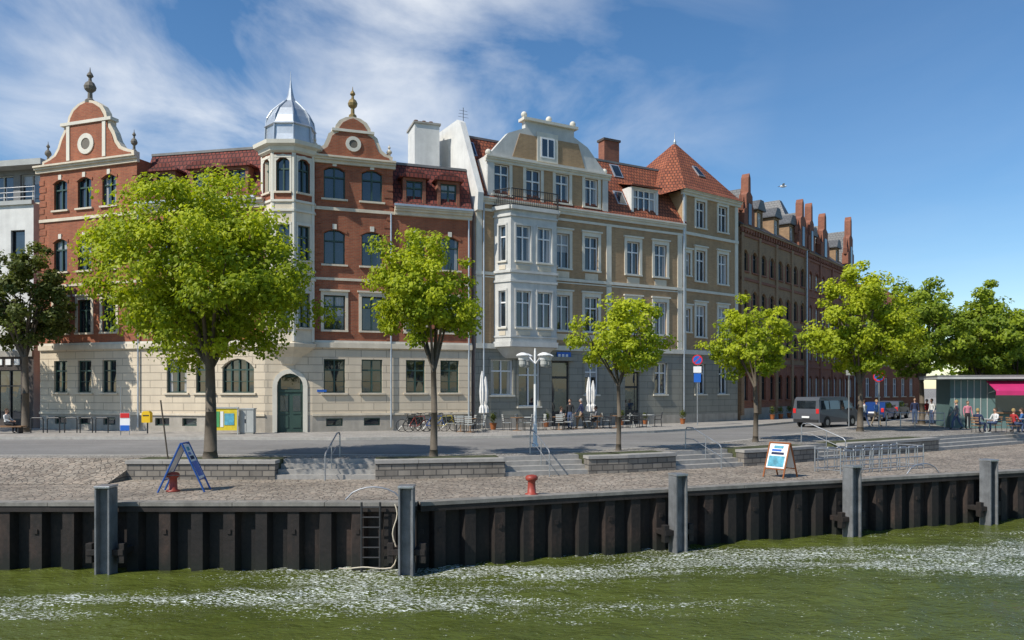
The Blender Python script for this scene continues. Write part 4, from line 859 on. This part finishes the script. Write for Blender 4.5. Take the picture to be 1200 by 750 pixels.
# ------------------------------------------------------------------ vehicles
def vehicle(x,y,yaw,prof,glass,W,paint,name,wheels,wr,front_lights,z=0):
    mb=MB(); k=len(prof); zt=max(p[1] for p in prof)
    def hw(zz): return W/2-(.13*max(0,(zz-.95))/(zt-.95))-.03*(zz<.4)
    vs=[(px,-hw(z_),z_) for px,z_ in prof]+[(px,hw(z_),z_) for px,z_ in prof]
    mb.add(vs,[tuple(range(k)),tuple(range(2*k-1,k-1,-1))]+[(i,k+i,k+(i+1)%k,(i+1)%k) for i in range(k)],paint)
    for poly in glass:
        for s in(-1,1):
            m=len(poly); v=[(a,s*(hw(b)+.006),b) for a,b in poly]+[(a,s*(hw(b)-.01),b) for a,b in poly]
            mb.add(v,[tuple(range(m)),tuple(range(2*m-1,m-1,-1))]+[(i,m+i,m+(i+1)%m,(i+1)%m) for i in range(m)],'window_glass')
    for wx in wheels:
        for s in(-1,1):
            yy=s*(W/2-.12); mb.cyl((wx,yy-s*.1,wr),(wx,yy+s*.125,wr),wr,wr,'rubber',20); mb.cyl((wx,yy,wr),(wx,yy+s*.135,wr),wr*.6,wr*.55,'galvanised',14); mb.cyl((wx,yy,wr+.02),(wx,yy+s*.115,wr+.02),wr*1.17,wr*1.17,'dark_metal',20)
    (xf,zf),(xb,zb)=front_lights
    for s in(-1,1):
        mb.box(xf-.05,xf+.04,s*W*.36-.16,s*W*.36+.16,zf,zf+.18,'white_paint'); mb.box(xb-.04,xb+.05,s*W*.42-.1,s*W*.42+.1,zb,zb+.3,'sign_red')
    mb.box(xf-.1,xf+.07,-W*.44,W*.44,.3,.5,'dark_metal'); mb.box(xb-.07,xb+.1,-W*.44,W*.44,.32,.52,'dark_metal'); mb.box(xb-.075,xb-.04,-.26,.26,.6,.72,'white_paint')
    for s in(-1,1): mb.box(xf-1.25,xf-1.1,s*(W/2+.02)-.1,s*(W/2+.02)+.1,1.05,1.22,'dark_metal')
    return mb,lambda: mb.finish(name,xf=Matrix.Translation((x,y,z))@Matrix.Rotation(yaw,4,'Z'),bevel=.03)
prof=[(-2.35,.32),(-2.4,.9),(-2.32,1.75),(-2.15,1.93),(.9,1.95),(1.25,1.85),(1.85,1.2),(2.35,1.02),(2.45,.7),(2.4,.3)]
mb,fin=vehicle(gz(968,50.5),50.5,math.radians(38),prof,[[(-2.2,1.15),(-1.2,1.15),(-1.2,1.72),(-2.1,1.72)],[(-1.1,1.15),(.1,1.15),(.1,1.72),(-1.1,1.72)],[(.2,1.12),(1.65,1.12),(1.15,1.7),(.2,1.72)]],1.9,'van_paint','parked_van',(-1.5,1.6),.33,((2.4,.75),(-2.38,.9)))
mb.hexa([(1.88,-.75,1.22),(1.88,.75,1.22),(1.84,.75,1.22),(1.84,-.75,1.22),(1.3,-.68,1.8),(1.3,.68,1.8),(1.24,.68,1.8),(1.24,-.68,1.8)],'window_glass'); mb.box(-2.39,-2.34,-.65,.65,1.2,1.7,'window_glass'); fin()
prof=[(-2.1,.3),(-2.15,.85),(-1.9,1.0),(-1.35,1.42),(.2,1.45),(1.05,.98),(1.95,.85),(2.1,.6),(2.05,.28)]
for px,d,c,yw in((1030,60,'car_blue',.9),(1046,64,'van_paint',.9)):
    mb,fin=vehicle(gz(px,d),d,yw,prof,[[(-1.55,1.0),(-.45,1.0),(-.45,1.36),(-1.2,1.36)],[(-.35,1.0),(.9,1.0),(.25,1.36),(-.35,1.38)]],1.75,c,'parked_car',(-1.3,1.3),.31,((2.05,.6),(-2.12,.7)))
    mb.hexa([(1.1,-.7,.98),(1.1,.7,.98),(1.05,.7,.98),(1.05,-.7,.98),(.3,-.6,1.43),(.3,.6,1.43),(.24,.6,1.43),(.24,-.6,1.43)],'window_glass'); fin()
# ------------------------------------------------------------------ kiosk
K=Bld('harbour_kiosk'); FK=Fc((26.6,46.6),(37.5,43.4)); 
wall(K['walls'],FK,0,FK.L,.1,3.05,[(2.4,5.6,1.1,2.5)],'teal_panel',dep=.3); shell(K['walls'],FK,0,FK.L,.1,3.05,3.5,'teal_panel')
K['roof'].fbox(FK,-.9,FK.L+.5,3.05,3.22,-3.9,.9,'cabinet_grey');K['roof'].fbox(FK,-.93,FK.L+.53,3.22,3.28,-3.93,.93,'roof_felt')
K['counter'].fbox(FK,2.3,5.7,1.0,1.08,-.3,.35,'wood'); K['counter'].quad(FK.P(2.4,1.1,-.3),FK.P(5.6,1.1,-.3),FK.P(5.6,2.5,-.3),FK.P(2.4,2.5,-.3),'window_glass')
for i in range(6): K['walls'].fbox(FK,.2+i*.35,.24+i*.35,.2,3.0,0,.03,'cabinet_grey')
aw=[FK.P(1.9,2.95,.05),FK.P(8.5,2.95,.05),FK.P(8.5,2.35,1.9),FK.P(1.9,2.35,1.9)]
K['awning'].add(aw+[(a,b,c-.03) for a,b,c in aw],[(0,1,2,3),(7,6,5,4),(0,4,5,1),(1,5,6,2),(2,6,7,3),(3,7,4,0)],'magenta_canvas'); K['awning'].fbox(FK,1.9,8.5,2.1,2.35,1.88,1.91,'magenta_canvas')
for u in(2.0,8.4): K['awning'].tube([FK.P(u,2.2,.03),FK.P(u,2.4,1.85)],.025,'galvanised',6)
K.finish()
mb=MB()
for k in range(5): mb.tube([FK.P(-3.6+k*.8,.1,.3),FK.P(-3.6+k*.8,1.0,.3)],.03,'galvanised',6)
for z in(.55,1.0): mb.tube([FK.P(-3.6,z,.3),FK.P(-.4,z,.3)],.025,'galvanised',6)
mb.finish('metal_railing')
# ------------------------------------------------------------------ people
def person(x,y,zg,yaw,pose,shirt,pants,hair,name='pedestrian',s=1.0,sleeve=True):
    J={'pel':(0,0,.95,.135),'wai':(0,0,1.1,.12),'che':(0,0,1.3,.145),'nek':(0,.0,1.47,.055),'hd':(0,.01,1.54,.05)}
    for q,g in(('L',-1),('R',1)):
        J['sh'+q]=(g*.185,0,1.41,.06);J['el'+q]=(g*.235,-.02,1.14,.042);J['wr'+q]=(g*.24,.08,.9,.028);J['ha'+q]=(g*.235,.1,.83,.03)
        J['hp'+q]=(g*.09,0,.88,.092);J['kn'+q]=(g*.1,.02,.5,.062);J['an'+q]=(g*.1,-.02,.09,.042);J['to'+q]=(g*.11,.13,.04,.036)
    if pose=='walk':
        for q,g,d in(('L',-1,1),('R',1,-1)):
            J['kn'+q]=(g*.1,.16*d+.04,.5,.062);J['an'+q]=(g*.1,.27*d-.04,.10 if d>0 else .15,.042);J['to'+q]=(g*.11,.27*d+.11,.05,.036)
            J['el'+q]=(g*.24,-.12*d,1.15,.042);J['wr'+q]=(g*.22,-.16*d+.12,.93,.028);J['ha'+q]=(g*.21,-.17*d+.17,.87,.03)
    if pose=='sit':
        dz=-.45
        for k in list(J): a=J[k]; J[k]=(a[0],a[1]-.02,a[2]+dz,a[3])
        for q,g in(('L',-1),('R',1)):
            J['hp'+q]=(g*.1,.03,.5,.095);J['kn'+q]=(g*.14,.43,.5,.065);J['an'+q]=(g*.13,.4,.09,.042);J['to'+q]=(g*.14,.55,.04,.036)
            J['el'+q]=(g*.25,.05,.74,.042);J['wr'+q]=(g*.15,.27,.66,.028);J['ha'+q]=(g*.12,.34,.64,.03)
    names=list(J); idx={n:i for i,n in enumerate(names)}
    ed=[('pel','wai'),('wai','che'),('che','nek'),('nek','hd')]
    for q in'LR': ed+=[('che','sh'+q),('sh'+q,'el'+q),('el'+q,'wr'+q),('wr'+q,'ha'+q),('pel','hp'+q),('hp'+q,'kn'+q),('kn'+q,'an'+q),('an'+q,'to'+q)]
    me=D.meshes.new('t'); me.from_pydata([J[n][:3] for n in names],[(idx[a],idx[b]) for a,b in ed],[]); ob=D.objects.new('t',me); SC.collection.objects.link(ob)
    md=ob.modifiers.new('s','SKIN'); md.use_smooth_shade=True
    for i,n in enumerate(names): sv=me.skin_vertices[0].data[i]; sv.radius=(J[n][3],J[n][3]*(.78 if n in('che','wai','pel') else 1)); sv.use_root=(n=='pel')
    ob.modifiers.new('ss','SUBSURF').levels=1
    dg=bpy.context.evaluated_depsgraph_get(); em=D.meshes.new_from_object(ob.evaluated_get(dg))
    mb=MB(); segs_=[]
    for a,b in ed:
        m=shirt
        if b=='hd' or b[:2]=='ha': m='skin'
        if b[:2]=='wr': m=shirt if sleeve else 'skin'
        if b[:2] in('hp','kn','an'): m=pants
        if b[:2]=='to': m='cloth_black'
        segs_.append((Vector(J[a][:3]),Vector(J[b][:3]),m))
    VV=[v.co.copy() for v in em.vertices]; off=len(mb.v); mb.v.extend([tuple(v) for v in VV])
    for p in em.polygons:
        c=p.center; best=None
        for a,b,m in segs_:
            d=b-a; t=max(0,min(1,(c-a).dot(d)/d.dot(d))); q=(c-(a+d*t)).length
            if best is None or q<best[0]: best=(q,m)
        mb.f.append(tuple(i+off for i in p.vertices)); mb.m.append(mb.mi(best[1]))
    D.objects.remove(ob)
    hz=J['hd'][2]+.1; hy=J['hd'][1]+.01; hc=(0,hy,hz)
    mb.ball(hc,.1,'skin',14,.78,.95,1.2); mb.ball((0,hy-.018,hz+.025),.105,hair,14,.82,.95,1.1)
    mb.ball((0,hy+.1,hz-.01),.016,'skin',6,1,1,1.5)
    for g in(-1,1): mb.ball((g*.032,hy+.085,hz+.015),.011,'cloth_black',6); mb.ball((g*.08,hy,hz),.022,'skin',6,.5,.8,1.2)
    mb.box(-.022,.022,hy+.078,hy+.09,hz-.052,hz-.044,'cloth_red')
    for q,g in(('L',-1),('R',1)):
        h=Vector(J['ha'+q][:3]); w=Vector(J['wr'+q][:3]); d=(h-w).normalized(); sd=d.cross(Vector((1,0,0))).normalized()
        for k in range(4):
            b0=h+sd*(.024-.016*k)+d*.01; k1=b0+d*(.04-.004*abs(k-1)); mb.cyl(b0,k1,.0085,.008,'skin',5); mb.cyl(k1,k1+d*.03+Vector((-g*.012,0,0)),.008,.006,'skin',5)
        b0=h+sd*.028-d*.03; mb.cyl(b0,b0+d*.035+sd*.025,.01,.007,'skin',5)
    mb.finish(name,smooth=True,xf=Matrix.Translation((x,y,zg))@Matrix.Rotation(yaw,4,'Z')@Matrix.Scale(s,4))
def pp(px,d,zg,yaw,pose,*a,**k): person(gz(px,d),d,zg,yaw,pose,*a,**k)
pp(1013,48.5,0,math.radians(20),'walk','cloth_white','jeans','hair_brown')
pp(1027,48.2,.1,math.radians(200),'walk','cloth_blue','cloth_tan','hair_blond',s=.96)
pp(1072,51,.1,math.radians(160),'stand','cloth_navy','jeans','hair_brown')
pp(1086,52,.1,math.radians(200),'walk','cloth_red','cloth_tan','hair_grey',s=.95)
pp(1092,50.5,.1,math.radians(100),'stand','cloth_white','jeans','hair_brown',s=.97)
pp(1121,44.5,.1,math.radians(60),'walk','cloth_grey','jeans','hair_blond',s=.98)
pp(1134,45.2,.1,math.radians(170),'stand','cloth_pink','cloth_black','hair_brown',s=.94)
pp(668,44.6,.12,math.radians(150),'stand','cloth_black','jeans','hair_brown')
pp(681,45.5,.12,math.radians(90),'walk','cloth_navy','cloth_tan','hair_grey')
def simple_chair(x,d,z,yaw):
    mb=MB(); mb.box(-.22,.22,-.24,.2,.36,.39,'wood')
    for a in(-.2,.2):
        mb.cyl((a,.17,0),(a,.17,.36),.014,.014,'dark_metal',5); mb.tube([(a,-.26,0),(a,-.22,.37),(a,-.3,.82)],.014,'dark_metal',5)
    for zz in(.52,.66,.78): mb.box(-.2,.2,-.27-(zz-.4)*.14,-.25-(zz-.4)*.14,zz,zz+.07,'wood')
    mb.finish('cafe_chair',xf=Matrix.Translation((x,d,z))@Matrix.Rotation(yaw,4,'Z'))
for px,d,yw,c in((1146,41.6,-60,'cloth_navy'),(1166,42.3,100,'cloth_white'),(1188,41.4,-80,'cloth_red'),(1197,42.2,60,'cloth_blue')):
    x=gz(px,d); yaw=math.radians(yw); person(x,d,.1,yaw,'sit',c,'jeans',rnd.choice(['hair_brown','hair_grey','hair_blond']),'seated_person'); simple_chair(x,d,.1,yaw)
for px,d in((1156,41.7),(1192,41.9)): 
    x=gz(px,d); mb=MB(); mb.lathe((x,d,.1),[(.25,0),(.25,.02),(.03,.04),(.03,.7),(.36,.72),(.36,.75)],'cabinet_grey',16); mb.finish('cafe_table')
for px,d,yw in((658,45.2,-90),(698,46.1,90)):
    x=gz(px,d); person(x,d,.12,math.radians(yw),'sit','cloth_grey','cloth_black','hair_brown','seated_person'); simple_chair(x,d,.12,math.radians(yw))
pp(8,40.5,.12,math.radians(-90),'sit','cloth_white','cloth_black','hair_brown','seated_person')
x=gz(8,40.5); mb=MB(); mb.box(x-.9,x+.9,40.25,40.75,.46,.52,'wood')
for q in(-.7,.7): mb.box(x+q-.04,x+q+.04,40.3,40.7,.12,.46,'dark_metal')
mb.finish('park_bench')
mb=MB(); c=Vector((27.5,78,23.0)); 
mb.ball(c,.12,'feather_white',10,2.6,1,1)
for s in(-1,1):
    mb.add([c+Vector((-.12,0,.03)),c+Vector((.14,0,.03)),c+Vector((.1,s*.35,.22)),c+Vector((-.12,s*.35,.22))],[(0,1,2,3)],'feather_white'); mb.add([c+Vector((-.12,s*.35,.22)),c+Vector((.1,s*.35,.22)),c+Vector((-.2,s*.75,.1))],[(0,1,2)],'cloth_grey')
mb.ball(c+Vector((.3,0,.04)),.07,'feather_white',8); mb.cyl(c+Vector((.35,0,.04)),c+Vector((.45,0,.02)),.02,.005,'post_yellow',5); mb.add([c+Vector((-.2,0,0)),c+Vector((-.5,-.1,0)),c+Vector((-.5,.1,0))],[(0,1,2)],'feather_white')
mb.finish('seagull')
# ------------------------------------------------------------------ sky + sun + camera
sun=Vector((-.80,-.60,0)).normalized(); el=math.radians(46); ts=Vector((sun.x*math.cos(el),sun.y*math.cos(el),math.sin(el)))
w=D.worlds.new('World'); SC.world=w; w.use_nodes=True; nt=w.node_tree; bg=nt.nodes['Background']
sk=nt.nodes.new('ShaderNodeTexSky'); sk.sky_type='NISHITA'; sk.sun_disc=False; sk.sun_elevation=el; sk.sun_rotation=math.atan2(ts.x,ts.y)%(2*math.pi); sk.air_density=1.0; sk.dust_density=.2; sk.ozone_density=2.6
hs=nt.nodes.new('ShaderNodeHueSaturation'); hs.inputs['Saturation'].default_value=1.22; nt.links.new(sk.outputs[0],hs.inputs['Color'])
tc=nt.nodes.new('ShaderNodeTexCoord'); sx=nt.nodes.new('ShaderNodeSeparateXYZ'); nt.links.new(tc.outputs['Generated'],sx.inputs[0])
M=lambda op,a,b=None,c=None: mth(nt,op,a,b,c)
zc=M('MAXIMUM',sx.outputs[2],.05); cx=nt.nodes.new('ShaderNodeCombineXYZ'); nt.links.new(M('DIVIDE',sx.outputs[0],zc),cx.inputs[0]); nt.links.new(M('DIVIDE',sx.outputs[1],zc),cx.inputs[1])
mp=nt.nodes.new('ShaderNodeMapping'); mp.inputs['Rotation'].default_value=(0,0,-.55); mp.inputs['Scale'].default_value=(.95,.6,1); mp.inputs['Location'].default_value=(3.1,1.2,0); nt.links.new(cx.outputs[0],mp.inputs[0])
nz=nt.nodes.new('ShaderNodeTexNoise'); nz.inputs['Scale'].default_value=1.3; nz.inputs['Detail'].default_value=10; nz.inputs['Roughness'].default_value=.56; nz.inputs['Distortion'].default_value=.5; nt.links.new(mp.outputs[0],nz.inputs['Vector'])
cf=ramp(nt,nz.outputs['Fac'],[(.40,0.0),(.70,1.0)])
dv=nt.nodes.new('ShaderNodeVectorMath'); dv.operation='DISTANCE'; dv.inputs[1].default_value=Vector((-.26,1,.42)).normalized(); nt.links.new(tc.outputs['Generated'],dv.inputs[0])
mk=ramp(nt,dv.outputs['Value'],[(.08,1.0),(.30,.5),(.55,.03)])
fac=mixc(nt,1.0,cf,mk,'MULTIPLY')
out=mixc(nt,fac,hs.outputs[0],(7.4,7.6,7.8,1)); nt.links.new(out,bg.inputs[0]); bg.inputs[1].default_value=.135
L=D.lights.new('sun','SUN'); L.energy=5.0; L.angle=math.radians(.53); L.color=(1,.95,.86); lo=D.objects.new('sun',L); SC.collection.objects.link(lo); lo.rotation_euler=ts.to_track_quat('Z','Y').to_euler(); lo.location=(-40,-20,60)
cam=D.cameras.new('camera'); co=D.objects.new('camera',cam); SC.collection.objects.link(co); co.location=(0,0,CZ); co.rotation_euler=(math.radians(90),0,0)
cam.sensor_width=36; cam.lens=27; cam.shift_y=80/1200; cam.clip_end=6000; cam.clip_start=.1; SC.camera=co
SC.view_settings.view_transform='Standard'; SC.view_settings.look='None'; SC.view_settings.exposure=0
